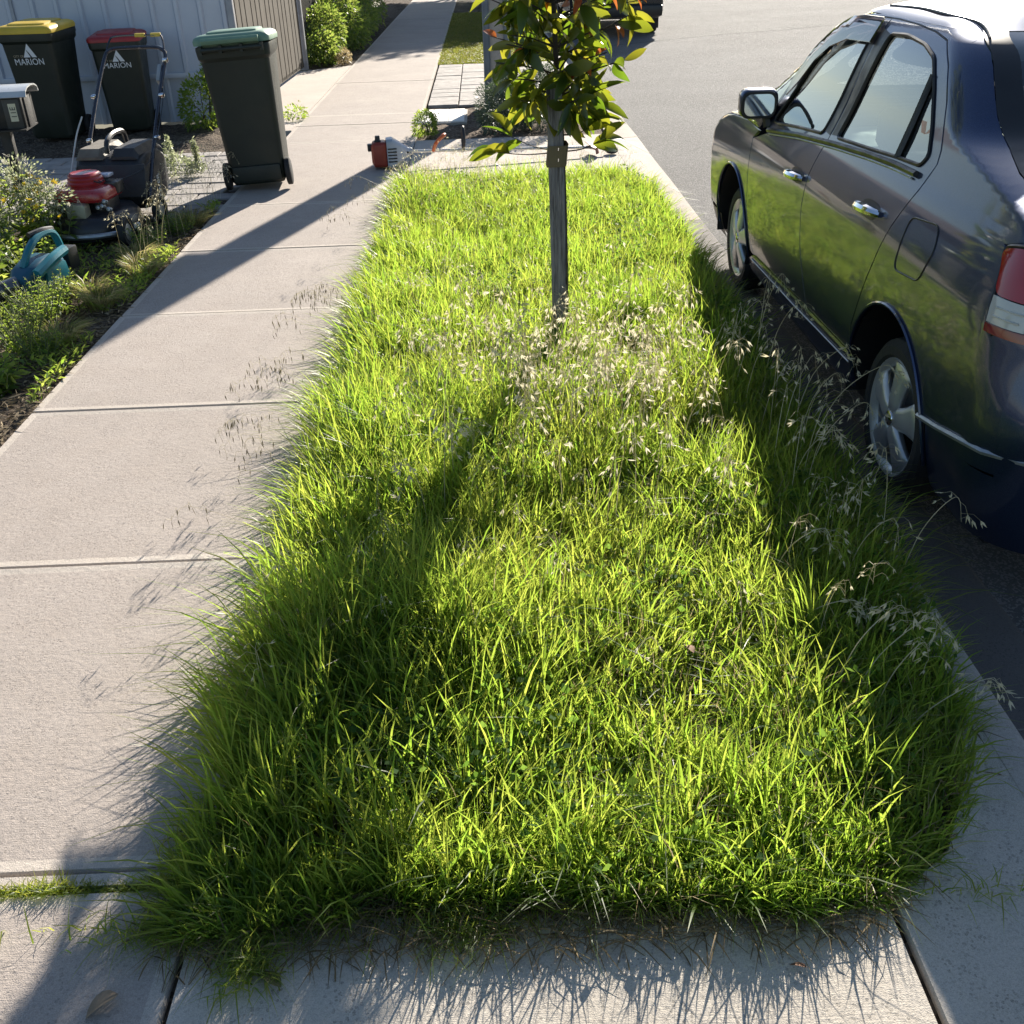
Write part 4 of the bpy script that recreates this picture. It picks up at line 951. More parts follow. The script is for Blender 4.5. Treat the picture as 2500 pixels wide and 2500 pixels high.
b = MB(); o_ = [(-.040, -.040), (.042, -.040), (.050, .0), (.046, .085), (.0, .10), (-.040, .04)]
b.loft([[Vector((x + .001*z*100, y, z)) for x, y in o_] for z in (-.045, .045)], cap=False); b.build('band', pm('webbing', (.16, .125, .065), .8, bump=.5, bs=260), tieb, bevel=.004, angle=50)
for z in (-.02, .025): MB().tube([(.006, -.0415, z), (.008, -.0415, z + .012)], .0022, 4).build('staple', MT['chrome'], tieb)

def leaf_mesh(name, L, W, curl, fold, twist, n=6):
    vs = []; fs = []
    for i in range(n + 1):
        t = i/n; w_ = W*(math.sin(math.pi*min(1, t**.85))**.8)*.5 + (.0008 if 0 < i < n else .0004)
        a = curl*t; y = L*(math.sin(a)/curl if abs(curl) > 1e-3 else t); z = L*((1-math.cos(a))/curl if abs(curl) > 1e-3 else 0)
        for s in (-1, 0, 1):
            p = Vector((s*w_*math.cos(fold), 0, abs(s)*w_*math.sin(fold))); p = rot(0, twist*t, 0) @ p
            vs.append((p.x, y, -z + p.z))
        if i:
            k = 3*i; fs += [(k-3, k-2, k+1, k), (k-2, k-1, k+2, k+1)]
    me = bpy.data.meshes.new(name); me.from_pydata(vs, [], fs); me.update(); me.polygons.foreach_set('use_smooth', [True]*len(me.polygons))
    return me
MT['treeleaf'] = leafm('tree_leaf', (.020, .045, .014), (.035, .060, .012), (.20, .34, .02), (.52, .48, .04), .42, .30, .6, 'rand')
MT['youngleaf'] = leafm('young_leaf', (.30, .07, .03), (.36, .12, .04), (.62, .16, .04), (.60, .24, .06), .5, .35, .5, 'rand')
MT['bark'] = pm('bark', (.055, .045, .038), .85, bump=.6, bs=80)
tree = thing('street_tree', 'young broad-leaved street tree growing through the tall grass beside its stake', 'tree', (.352, 4.76, -.02))
def T(p): return Vector(p) - tree.location
trunk = smoothpath([(.352, 4.76, -.05), (.350, 4.755, .45), (.336, 4.74, .95), (.315, 4.73, 1.25), (.305, 4.72, 1.6), (.32, 4.73, 2.0), (.31, 4.72, 2.45)], 6)
MB().tube([T(p) for p in trunk], [.017 - .011*i/(len(trunk)-1) for i in range(len(trunk))], 8).build('trunk', MT['bark'], tree)
lmesh = [leaf_mesh('leaf', .125 + .012*k, .050 + .005*(k % 3), (.5, 1.1, -.3, 1.6, .9, .2)[k], (.25, .5, .15, .6, .35, .8)[k], (.3, -.5, .6, -.2, .8, -.7)[k]) for k in range(6)]
ymesh = [leaf_mesh('young_leaf', .10, .036, .6, .4, .3), leaf_mesh('young_leaf', .085, .03, .3, .6, -.4)]
for me in lmesh: me.materials.append(MT['treeleaf'])
for me in ymesh: me.materials.append(MT['youngleaf'])
rr = random.Random(21); twigs = MB(); leafpos = []
def twig(p0, p1, r0=.006, sag=.02):
    a, b_ = Vector(p0), Vector(p1); mid = a.lerp(b_, .5) + Vector((rr.uniform(-.01, .01), rr.uniform(-.01, .01), sag))
    pts = smoothpath([a, mid, b_], 4); twigs.tube([T(p) for p in pts], [r0*(1 - .65*i/(len(pts)-1)) for i in range(len(pts))], 5); return pts
def leafat(p, d, young=False, k=None, scale=1):
    leafpos.append((Vector(p), Vector(d).normalized(), young, k, scale))
def trunk_at(z):
    return min(trunk, key=lambda q: abs(q.z - z))
# low side twigs, as seen beside the tie
for p1, fan in (((.115, 4.70, .955), 'L'), ((.045, 4.66, .90), 'L'), ((.50, 4.66, .935), 'R'), ((.455, 4.70, .985), 'R')):
    p0 = trunk_at(p1[2] - .05); pts = twig(p0, p1, .004, -.012); e_ = pts[-1]
    for k in range(4):
        s = -1 if fan == 'L' else 1; a = rr.uniform(-.4, 1.3)
        leafat(pts[-1 - k//2*2], (s*math.cos(a), rr.uniform(-.5, .3), math.sin(a)*.9), scale=1.15, k=rr.choice((0, 1, 3)))
for i in range(150):
    z0 = 1.0 + .48*(i/40) if i < 40 else 1.48 + .95*((i-40)/110); a = 2.4*i + rr.uniform(-.3, .3); rmax = float(np.interp(z0, [1.0, 1.2, 1.42, 1.6, 1.95, 2.2, 2.45], [.30, .33, .34, .48, .50, .38, .15]))
    if z0 < 1.12: rmax *= .8
    p0 = trunk_at(z0); L = rmax*rr.uniform(.75, 1.05)
    p1 = Vector((p0.x + L*math.cos(a) + float(np.interp(z0, [1.25, 1.42, 1.6, 2.4], [0, .04, .22, .12])), p0.y + L*.8*math.sin(a), z0 + L*rr.uniform(.15, .6)))
    pts = twig(p0, p1, .0055, .01); yg = (math.cos(a) > .1 and 1.2 < z0 < 1.65 and rr.random() < .5) or rr.random() < .04
    for k in range(rr.randint(6, 8)):
        t = rr.uniform(.3, 1); q = pts[min(len(pts)-1, int(t*(len(pts)-1)))]
        an = a + rr.uniform(-1.5, 1.5); el = rr.uniform(-1.1, .7)
        leafat(q, (math.cos(an)*math.cos(el), math.sin(an)*math.cos(el), math.sin(el)), yg and k < 5, None, rr.uniform(.75, 1.12))
crown = twigs.build('crown', MT['bark'], tree)
leafpos.sort(key=lambda q: q[0].z)
near, rest = leafpos[:300], leafpos[300:]
for p, d, yg, k, s in near:
    me = rr.choice(ymesh) if yg else (lmesh[k] if k is not None else rr.choice(lmesh))
    o = link(bpy.data.objects.new('leaf', me)); o.parent = crown
    q = d.to_track_quat('Y', 'Z') @ Euler((0, rr.uniform(-1.2, 1.2), 0)).to_quaternion()
    o.rotation_mode = 'QUATERNION'; o.rotation_quaternion = q; o.location = T(p); o.scale = (s,)*3

b = MB()
for p, d, yg, k, s in rest:                 # crown above the picture: one mass
    me = rr.choice(lmesh); q = d.to_track_quat('Y', 'Z') @ Euler((0, rr.uniform(-1.2, 1.2), 0)).to_quaternion()
    b.add([T(p) + q @ (v.co*s) for v in me.vertices], [tuple(f.vertices) for f in me.polygons])
o = b.build('upper_leaves', MT['treeleaf'], crown); o['kind'] = 'stuff'
# ---------- plants built from many small leaves ----------
def leaf_cards(P, D, L, W, tone, droop=.25, seg=2, nrm=None):
    """numpy leaves: base P, direction D, length L, width W -> V,F3,F4,tone"""
    n = len(P); D = D/np.linalg.norm(D, axis=1, keepdims=True)
    rnd = RNG.normal(size=(n, 3)); S = np.cross(D, rnd); S /= np.linalg.norm(S, axis=1, keepdims=True) + 1e-9
    Lc = L[:, None]; Wc = W[:, None]; dz = np.zeros((n, 3)); dz[:, 2] = -1
    c = [P, P + D*Lc*.45 + dz*Lc*droop*.12, P + D*Lc + dz*Lc*droop*.6]
    V = np.stack([c[0], c[1] - S*Wc*.5, c[1] + S*Wc*.5, c[2]], 1).reshape(-1, 3)
    b = (np.arange(n)*4)[:, None]
    F3 = np.concatenate([b + np.array([0, 1, 2]), b + np.array([1, 3, 2])])
    return V, F3, np.repeat(tone, 4)
def foliage(name, P, D, L, W, mat, parent, loc, droop=.25):
    tone = RNG.random(len(P)); V, F3, t = leaf_cards(np.asarray(P) , np.asarray(D), np.asarray(L), np.asarray(W), tone, droop)
    o = mesh_obj(name, np_mesh(name, V, F3, None, {'tone': t}), mat, parent, loc); o['kind'] = 'stuff'; return o
def ball_points(n, c, r, shell=.55):
    d = RNG.normal(size=(n, 3)); d /= np.linalg.norm(d, axis=1, keepdims=True)
    k = (shell + (1-shell)*RNG.random(n)**.6)[:, None]
    return np.array(c) + d*k*np.array(r), d
MT['shrubleaf'] = leafm('shrub_leaf', (.06, .11, .025), (.12, .16, .04), (.26, .42, .05), (.48, .54, .12), .45)
MT['rosemary'] = leafm('rosemary_leaf', (.07, .10, .065), (.15, .19, .14), (.06, .10, .04), (.12, .16, .07), .25)
MT['weedleaf'] = leafm('weed_leaf', (.05, .11, .02), (.10, .15, .03), (.32, .52, .05), (.56, .62, .12), .5)
MT['greyleaf'] = leafm('grey_green_leaf', (.14, .17, .10), (.30, .32, .24), (.34, .40, .18), (.60, .62, .40), .45)
MT['straw'] = leafm('dry_straw', (.30, .22, .10), (.45, .37, .22), (.40, .30, .14), (.60, .50, .30), .4)
MT['strawgreen'] = leafm('half_dry_grass', (.10, .13, .03), (.45, .36, .17), (.22, .30, .05), (.62, .50, .25), .45)
MT['fluff'] = leafm('seed_fluff', (.55, .52, .42), (.70, .68, .60), (.55, .52, .42), (.7, .68, .6), .5)
MT['yellow'] = leafm('yellow_petal', (.75, .50, .02), (.80, .60, .05), (.85, .60, .02), (.9, .7, .05), .45)
MT['stem'] = pm('weed_stem', (.13, .15, .06), .7)
MT['drystem'] = pm('dry_stem', (.35, .27, .13), .8)
def shrub(name, label, cat, loc, blobs, n, L, W, mat, group=None, stem=True):
    t = thing(name, label, cat, loc, 0, group); Ps = []; Ds = []
    for c, r_, k in blobs:
        p, d = ball_points(int(n*k), c, r_); Ps.append(p); Ds.append(d + RNG.normal(size=p.shape)*.5)
    P = np.concatenate(Ps); D = np.concatenate(Ds); keep = P[:, 2] > .02; P, D = P[keep], D[keep]
    # uneven outline
    P = P + (vnoise(P[:, 0]*3 + P[:, 2], P[:, 1]*3 - P[:, 2], 2.2, 3)[:, None] - .5)*.22*D/np.linalg.norm(D, axis=1, keepdims=True)
    foliage('foliage', P, D, L*(.6 + .8*RNG.random(len(P))), W*(.6 + .8*RNG.random(len(P))), mat, t, None)
    if stem:
        b = MB()
        for c, r_, k in blobs:
            for _ in range(5):
                e_ = Vector(c) + Vector((random.uniform(-.6, .6)*r_[0], random.uniform(-.6, .6)*r_[1], random.uniform(-.2, .6)*r_[2])); b.tube(smoothpath([(c[0]*.5, c[1]*.5, 0), Vector(c)*.6, e_], 3), [.012]*3 + [.004]*4, 5)
        b.build('stems', MT['bark'], t)
    return t
shrub('leafy_shrub', 'bright green leafy shrub against the dark ribbed fence', 'shrub', (-2.42, 18.2, 0), [((-.1, -.9, .22), (.28, .45, .30), .8), ((-.1, -.2, .38), (.34, .5, .42), 1.1), ((.0, .7, .62), (.36, .5, .50), 1.2), ((.12, 1.5, .35), (.36, .7, .42), 1.0)], 2600, .055, .03, MT['shrubleaf'])
shrub('dark_hedge_shrub', 'dark shaded shrub trailing along the far path edge', 'shrub', (-2.35, 21.5, 0), [((0, 0, .35), (.38, 1.2, .40), 1), ((-.05, 2.2, .45), (.40, 1.4, .5), 1)], 2600, .055, .03, MT['shrubleaf'])
shrub('dry_bush', 'small dry brown bush at the foot of the leafy shrub', 'shrub', (-2.16, 17.35, 0), [((0, 0, .10), (.14, .28, .12), 1)], 900, .05, .012, MT['straw'])
shrub('rosemary_bush', 'grey-green rosemary bush in the mulch bed below the pole', 'bush', (.38, 10.85, 0), [((-.12, 0, .20), (.26, .30, .30), 1.0), ((.16, .05, .25), (.28, .34, .34), 1.3), ((-.26, -.12, .18), (.16, .2, .26), .6)], 5200, .05, .007, MT['rosemary'])
shrub('small_bush', 'small yellow-green bush at the corner of the mulch bed', 'bush', (-.57, 10.62, 0), [((0, 0, .10), (.13, .16, .15), 1)], 1500, .035, .012, MT['weedleaf'])
shrub('shaded_weed', 'dark weed growing against the fence between red-lidded and green-lidded bins', 'weed', (-2.98, 11.55, 0), [((0, 0, .24), (.24, .22, .30), 1), ((.12, .1, .45), (.12, .12, .22), .4)], 1300, .05, .02, MT['weedleaf'])
shrub('paving_weed', 'pale green weed sprouting from the garden paving beside the bin', 'weed', (-2.62, 9.05, 0), [((0, 0, .07), (.26, .14, .10), 1), ((-.06, 0, .2), (.03, .03, .15), .2), ((.16, 0, .18), (.04, .03, .14), .2)], 1500, .035, .012, MT['greyleaf'], stem=False)
shrub('path_edge_weed', 'little weed in the joint where driveway meets footpath', 'weed', (-2.06, 11.95, 0), [((0, 0, .04), (.12, .25, .08), 1)], 420, .04, .014, MT['weedleaf'], stem=False)
# street tree out of frame that shades the far path
for fy, lab in ((33.0, 'large leafy street tree further up casting dappled shade on the path'), (39.0, 'second street tree behind the nearer shade tree')):
    ft = thing('shade_tree', lab, 'tree', (.75, fy, 0), 0, 'street trees shading the far path')
    MB().tube(smoothpath([(0, 0, -.05), (.05, .1, 1.6), (-.1, 0, 3.2), (.1, .1, 5)], 4), [.20 - .011*i for i in range(13)], 10).build('trunk', MT['bark'], ft)
    Ps = []; Ds = []
    for c, r_, k in (((-.6, -.8, 4.4), (1.7, 2.4, 1.5), 1), ((1.4, .2, 5.2), (2.0, 2.4, 1.7), 1), ((.6, 1.4, 6.0), (2.0, 2.3, 1.5), 1), ((2.2, -1.2, 4.0), (1.5, 1.8, 1.2), .7), ((.4, -2.4, 3.9), (1.5, 1.4, 1.1), .6)):
        p, d = ball_points(int(4600*k), c, r_, .3); Ps.append(p); Ds.append(d + RNG.normal(size=p.shape)*.6)
    P = np.concatenate(Ps); D = np.concatenate(Ds)
    foliage('crown', P, D, .24*(.6 + .8*RNG.random(len(P))), .12*(.6 + .8*RNG.random(len(P))), MT['shrubleaf'], ft, None)
    b = MB()
    for k in range(9):
        a = 2*math.pi*k/9; b.tube(smoothpath([(0, 0, 2.2 + .2*k), (.7*math.cos(a), .7*math.sin(a), 3.4 + .15*k), (1.7*math.cos(a), 1.6*math.sin(a), 4.4 + .15*k)], 4), [.06 - .005*i for i in range(9)], 6)
    b.build('limbs', MT['bark'], ft)

# ---------- stemmed weeds ----------
def stemmed(name, label, cat, loc, nst, H, spread, leafmat, leafL, leafW, leafn, stemmat, low=1.0, curve=.35, group=None):
    t = thing(name, label, cat, loc, 0, group); b = MB(); P = []; D = []; L = []; tips = []
    for i in range(nst):
        a = random.uniform(0, 2*math.pi); s = spread*math.sqrt(random.random()); h = H*random.uniform(.65, 1.05)
        base = Vector((s*.35*math.cos(a), s*.35*math.sin(a), 0)); tip = Vector((s*math.cos(a), s*math.sin(a), h))
        mid = base.lerp(tip, .5) + Vector((random.uniform(-.02, .02), random.uniform(-.02, .02), h*curve*.2))
        pts = smoothpath([base, mid, tip], 4); b.tube(pts, [.0035*(1 - .6*k/(len(pts)-1)) for k in range(len(pts))], 4); tips.append(tip)
        for k in range(leafn):
            u = random.random()**low; q = pts[int(u*(len(pts)-1))]; an = random.uniform(0, 2*math.pi); el = random.uniform(-.1, 1.0)
            P.append(q); D.append((math.cos(an)*math.cos(el), math.sin(an)*math.cos(el), math.sin(el))); L.append(leafL*(1.25 - .8*u)*random.uniform(.6, 1.2))
    so = b.build('stems', stemmat, t); L = np.array(L)
    foliage('leaves', np.array(P), np.array(D, float), L, L*leafW, leafmat, t, None, .5)
    return t, tips
def flowers(t, tips, frac=.6):
    V = []; F = []
    yb = MB(); wb = MB()
    for tip in tips:
        for _ in range(random.randint(1, 3)):
            c = tip + Vector((random.uniform(-.05, .05), random.uniform(-.05, .05), random.uniform(-.07, .03)))
            isy = random.random() < frac; bb = yb if isy else wb; r_ = random.uniform(.016, .026) if isy else random.uniform(.010, .020)
            nrm = Vector((random.uniform(-.8, .8), random.uniform(-1, .2), random.uniform(.1, 1))).normalized(); q = nrm.to_track_quat('Z', 'Y')
            for k in range(9):
                a = 2*math.pi*k/9 + random.uniform(-.2, .2); e = .35 if isy else random.uniform(-.6, 1.2)
                p = [Vector((0, 0, 0)), Vector((r_*.7*math.cos(a-.28), r_*.7*math.sin(a-.28), r_*e*.5)), Vector((r_*1.15*math.cos(a), r_*1.15*math.sin(a), r_*e)), Vector((r_*.7*math.cos(a+.28), r_*.7*math.sin(a+.28), r_*e*.5))]
                bb.add([c + q @ x for x in p], [(0, 1, 2, 3)])
    if yb.v: o = yb.build('yellow_flowers', MT['yellow'], t, smooth=False); o['kind'] = 'stuff'
    if wb.v: o = wb.build('seed_heads', MT['fluff'], t, smooth=False); o['kind'] = 'stuff'
random.seed(5)
for i, (x, y, h, lab) in enumerate(((-3.02, 6.85, .60, 'tall yellow-flowered weed directly below the letterbox'), (-3.22, 6.75, .64, 'yellow-flowered weed at the left edge under the letterbox'), (-2.86, 6.78, .46, 'yellow-flowered weed with seed heads next to the mower'), (-3.12, 6.45, .42, 'leafy yellow-flowered weed in front of the letterbox clump'))):
    t, tips = stemmed('flowering_weed', lab, 'weed', (x, y, -.03), 22, h, .20, MT['weedleaf'], .10, .34, 22, MT['stem'], 1.9, group='flowering weeds by the letterbox'); flowers(t, tips, .42)
    t2 = foliage('upper_leaves', *ball_points(900, (0, 0, h*.74), (.19, .17, h*.30), .1), .026*np.ones(900), .011*np.ones(900), MT['greyleaf'], t, None)
for x, y, h, s, lab in ((-2.78, 6.15, .22, .20, 'low leafy weed left of the blower'), (-2.42, 5.35, .20, .17, 'feathery green weed in front of the blower body'), (-2.60, 5.22, .16, .16, 'feathery green weed under the blower tube'), (-2.36, 4.92, .22, .16, 'bright green weed at the left frame edge'), (-2.22, 4.78, .15, .12, 'green weed beside the dry brown tuft'), (-2.30, 4.42, .12, .12, 'small broad weed in shade at the path edge'), (-2.24, 6.75, .16, .13, 'shaded green weed against the mower wheel'), (-2.16, 7.15, .14, .12, 'green weed between mower and path in bin shadow'), (-2.95, 5.75, .25, .2, 'broad-leaved weed at the left edge beside the blower'), (-2.62, 4.85, .20, .18, 'feathery weed cut by the left frame edge below the blower tube'), (-2.45, 5.62, .18, .15, 'feathery weed hiding the lower side of the blower'), (-3.05, 6.25, .28, .2, 'leafy weed clump under the yellow flowers')):
    big = 'broad' in lab or 'leafy' in lab
    stemmed('garden_weed', lab, 'weed', (x, y, -.03), 40, h*1.15, s*1.15, MT['weedleaf'], .085 if big else .036, .42 if big else .22, 11 if big else 34, MT['stem'], .8, group='garden weeds left of the path')
for x, y, lab in ((-2.18, 5.55, 'golden dry grass tuft leaning over the path edge'), (-2.13, 6.15, 'golden dry grass tuft nearest the mower wheel'), (-2.20, 4.98, 'faded brown dry tuft at the path edge'), (-2.30, 5.75, 'half-dry grass tuft behind the feathery weed'), (-2.24, 6.45, 'straw tuft right against the front of the mower'), (-2.10, 7.35, 'dry tuft in the shade between mower and bin')):
    t = thing('dry_grass_tuft', lab, 'grass tuft', (x, y, -.03), 0, 'dry grass tufts')
    n = 420; a = RNG.random(n)*2*np.pi; r_ = np.sqrt(RNG.random(n))*.05
    P = np.stack([r_*np.cos(a), r_*np.sin(a), np.zeros(n)], 1); D = np.stack([np.cos(a)*.5 + .12, np.sin(a)*.5, np.ones(n)*(.9 + .5*RNG.random(n))], 1)
    foliage('blades', P, D, .10 + .26*RNG.random(n), .0035 + .003*RNG.random(n), MT['strawgreen'], t, None, .9)

# litter on the garden soil
n = 9000; X = -2.02 - 1.6*RNG.random(n)**1.4; Y = 3.2 + 4.6*RNG.random(n); a = RNG.random(n)*2*np.pi
V, F3, t = leaf_cards(np.stack([X, Y, -.015 + .03*RNG.random(n)], 1), np.stack([np.cos(a), np.sin(a), .15*RNG.random(n)], 1), .02 + .06*RNG.random(n), .003 + .007*RNG.random(n), RNG.random(n), .2)
MT['litter'] = leafm('litter', (.10, .075, .05), (.34, .27, .17), (.12, .09, .05), (.30, .24, .15), .2, .8, .2)
o = mesh_obj('garden_litter', np_mesh('garden_litter', V, F3, None, {'tone': t}), MT['litter']); tag(o, 'dry leaf and straw litter strewn over the garden soil', 'litter', kind='stuff')
n = 7000; X = -2.03 - .9*RNG.random(n)**1.6; Y = 3.6 + 4.3*RNG.random(n); k = vnoise(X, Y, 2.3, 31) > .52; X, Y = X[k], Y[k]; n = len(X); a = RNG.random(n)*2*np.pi
D = np.stack([np.cos(a)*.7, np.sin(a)*.7, .3 + RNG.random(n)], 1)
V, F3, t = leaf_cards(np.stack([X, Y, -.02 + .06*RNG.random(n)], 1), D, .03 + .05*RNG.random(n), .006 + .008*RNG.random(n), RNG.random(n), .4)
o = mesh_obj('low_weeds', np_mesh('low_weeds', V, F3, None, {'tone': t}), MT['weedleaf']); tag(o, 'low green weeds carpeting patches of the garden strip', 'weeds', kind='stuff')
# ---------- house and trees behind the fence (seen in the car's paint and glass) ----------
hs = thing('brick_house', 'single-storey brick house with tiled roof behind the front fences', 'house', (-13, 24, 0))
MT['brick'] = pm('house_brick', (.28, .15, .10), .85, var=.3, vs=7); MT['rooftile'] = pm('roof_tile', (.12, .075, .06), .8, var=.3, vs=5)
MB().box((0, 0, 1.3), (11, 16, 2.7)).build('wall', MT['brick'], hs)
b = MB(); b.loft([[Vector((x, y, z)) for x, y in ((-6.1*k, -8.6 + (1-k)*6), (6.1*k, -8.6 + (1-k)*6), (6.1*k, 8.6 - (1-k)*6), (-6.1*k, 8.6 - (1-k)*6))] for z, k in ((2.64, 1), (2.75, 1), (4.9, .02))]); b.build('roof', MT['rooftile'], hs, smooth=False)
for y in (-5, 0, 5):
    f_ = MB().box((5.52, y, 1.5), (.08, 1.9, 1.3)).build('window', MT['white'], hs); MB().box((5.575, y, 1.5), (.02, 1.75, 1.15)).build('pane', MT['glass'], f_)
for i, (x, y, h, lab) in enumerate(((-24, 46, 7, 'tall tree standing beyond the brick house'), (-25, 8, 6, 'bushy tree in the front yard left of the fence'))):
    t = thing('yard_tree', lab, 'tree', (x, y, -.2), 0, 'trees behind the fences')
    MB().tube(smoothpath([(0, 0, 0), (.1, .05, h*.3), (0, .1, h*.7)], 4), [.2 - .018*k for k in range(9)], 8).build('trunk', MT['bark'], t)
    P = []; D = []
    for k in range(6):
        c = (random.uniform(-1, 1)*h*.22, random.uniform(-1, 1)*h*.22, h*random.uniform(.5, .85)); p, d = ball_points(2600, c, (h*.24, h*.24, h*.18), .3); P.append(p); D.append(d)
    P = np.concatenate(P); D = np.concatenate(D); foliage('crown', P, D + RNG.normal(size=P.shape)*.5, .15*np.ones(len(P)), .085*np.ones(len(P)), MT['shrubleaf'], t, None)
# ---------- overgrown verge grass ----------
def blades(name, P, H, W, LEAN, tone, mat, z=-.03, kind='stuff', face=None):
    """P (n,2) roots, H heights, W widths, LEAN (n,2) horizontal tip offset as fraction of H"""
    n = len(P); ts = np.array([0, .38, .74, 1.0]); phi = RNG.random(n)*np.pi if face is None else face
    S = np.stack([np.cos(phi), np.sin(phi), np.zeros(n)], 1); lm = np.hypot(LEAN[:, 0], LEAN[:, 1])
    V = np.zeros((n, 7, 3), np.float32)
    for k, t in enumerate(ts):
        c = np.zeros((n, 3)); off = t**1.8
        c[:, 0] = P[:, 0] + LEAN[:, 0]*H*off; c[:, 1] = P[:, 1] + LEAN[:, 1]*H*off
        c[:, 2] = z + H*(t - .42*np.clip(lm, 0, 1.6)*t**2.2)
        w_ = W*(1, .95, .62, 0)[k]
        if k < 3:
            V[:, 2*k] = c - S*w_[:, None]/2; V[:, 2*k+1] = c + S*w_[:, None]/2
        else: V[:, 6] = c
    b = (np.arange(n)*7)[:, None]
    F4 = np.concatenate([b + np.array([0, 1, 3, 2]), b + np.array([2, 3, 5, 4])]); F3 = b + np.array([4, 5, 6])
    me = np_mesh(name, V.reshape(-1, 3), F3, F4, {'tone': np.repeat(tone, 7)}, smooth=True)
    return me
MT['grass'] = leafm('grass_blade', (.022, .056, .013), (.050, .082, .022), (.40, .66, .06), (.80, .80, .14), .50, .42, .35)
MT['oat'] = leafm('oat_straw', (.48, .43, .27), (.66, .61, .45), (.62, .56, .36), (.86, .81, .62), .45, .5, .3)
MT['oatdark'] = leafm('oat_ripe', (.10, .085, .06), (.20, .17, .12), (.10, .09, .06), (.2, .17, .12), .25, .6, .3)
def xr(y): return np.interp(y, [1.40, 1.46, 1.56, 1.72, 1.92, 2.10, 2.8, 8.0, 8.4], [.75, .88, .98, 1.08, 1.14, 1.18, 1.235, 1.235, 1.10])
def fy(X): return 1.335 + .085*vnoise(X, X*0, 4.5, 21) + .05*vnoise(X, X*0, 15, 22)
def sample(n, dens=None):
    Y = 1.335 + 7.065*RNG.random(int(n*1.6)); X = -.70 + 1.95*RNG.random(len(Y))
    k = (X < xr(Y)) & (Y > fy(X))
    if dens is not None: k &= RNG.random(len(Y)) < dens(X, Y)
    return np.stack([X[k], Y[k]], 1)[:n]
def height(X, Y):
    h = .125 + .10*vnoise(X, Y, 2.1, 1) + .07*vnoise(X, Y, 6.5, 2)
    eL = np.exp(-((X + .66)/.16)**2); h += .045*eL*np.clip((Y - 1.2)/.6, .3, 1)
    eR = np.exp(-((X - xr(Y))/.16)**2); h *= 1 - .30*eR*np.clip((2.9 - Y)/.6, 0, 1)
    low = np.exp(-((X - .50)/.38)**2 - ((Y - 2.35)/.62)**2); h *= 1 - .42*low       # trodden bright patch
    dl = np.exp(-((X + .15)/.30)**2 - ((Y - 2.45)/.35)**2); h *= 1 + .30*dl
    h *= np.clip(.84 + (Y - 1.40)/.4*.16, .84, 1)
    hole = np.exp(-((X - .66)/.15)**2 - ((Y - 4.48)/.20)**2); h *= 1 - .85*hole
    return h*np.interp(Y, [1, 3, 4.5, 6, 8.4], [.95, .88, .78, .70, .74])
def leanf(X, Y, H, amt=.55):
    n = len(X); a = RNG.random(n)*2*np.pi; k = amt*RNG.random(n)**.7
    cl = vnoise(X, Y, 4.5, 7)*2*np.pi*2; LX = k*np.cos(a) + .18*np.cos(cl); LY = k*np.sin(a) + .18*np.sin(cl)
    LX -= .50*np.exp(-((X + .70)/.14)**2); LX += np.clip(.16 + (Y - 2.0)*.25, .16, .45)*np.exp(-((X - xr(Y))/.08)**2)
    LY -= .16*np.exp(-((Y - 1.40)/.06)**2); LY += .3*np.exp(-((Y - 8.4)/.15)**2)
    return np.stack([LX, LY], 1)
def dens0(X, Y):
    hole = np.exp(-((X - .66)/.15)**2 - ((Y - 4.48)/.20)**2)
    return np.clip(.45 + .75*vnoise(X, Y, 5, 4), 0, 1)*(1 - .92*hole)*np.where(Y < 4.2, 1, .72)
P = sample(68000, dens0)
XF = -.69 + 1.5*RNG.random(14000); YF = fy(XF) + .17*RNG.random(14000)**1.3; kf = XF < xr(YF); P = np.concatenate([P, np.stack([XF[kf], YF[kf]], 1)])
TC = sample(3600); ti = RNG.integers(0, len(TC), 92000); TS = .018 + .030*RNG.random(len(TC))
off = RNG.normal(size=(len(ti), 2))*TS[ti][:, None]; PT = TC[ti] + off
k = (PT[:, 0] > -.71) & (PT[:, 0] < xr(PT[:, 1]) + .01) & (PT[:, 1] > fy(PT[:, 0]) - .01) & (PT[:, 1] < 8.42) & (RNG.random(len(PT)) < np.clip(dens0(PT[:, 0], PT[:, 1])*1.3, 0, 1))
PT, off, ti = PT[k], off[k], ti[k]; nb = len(P); P = np.concatenate([P, PT]); X, Y = P[:, 0], P[:, 1]
TH = .65 + .75*RNG.random(len(TC))
H = height(X, Y)*np.concatenate([.30 + .55*RNG.random(nb), (.55 + .6*RNG.random(len(PT)))*TH[ti]])
W = (.0032 + .0036*RNG.random(len(X)))*np.where(Y > 4.5, 1.25, 1)
dry = vnoise(X, Y, 1.9, 9); tone = np.clip(.05 + .6*RNG.random(len(X)) + .6*(dry - .5) + .15*np.exp(-((X - .5)/.45)**2 - ((Y - 2.3)/.7)**2), 0, 1)
LN = leanf(X, Y, H, .62); LN[nb:] += off*9; TT = RNG.random(len(TC)); tone[nb:] = np.clip(tone[nb:]*.6 + .5*(TT[ti] - .3), 0, 1)
me = blades('verge_grass', P, H, W, LN, tone, MT['grass'])
o = mesh_obj('verge_grass', me, MT['grass']); tag(o, 'long bright green unmown grass covering the whole verge', 'grass', kind='stuff')
# longer, wider blades standing out of the sward
P = sample(15000, lambda X, Y: np.where(X < -.25, 1.0, .55)); X, Y = P[:, 0], P[:, 1]
H = height(X, Y)*(1.0 + .55*RNG.random(len(X))); W = .0045 + .004*RNG.random(len(X))
me = blades('tall_grass_blades', P, H, W, leanf(X, Y, H, .6), RNG.random(len(X))*.7, MT['grass'])
o = mesh_obj('tall_grass_blades', me, MT['grass']); tag(o, 'longer wide grass blades standing out of the verge', 'grass', kind='stuff')
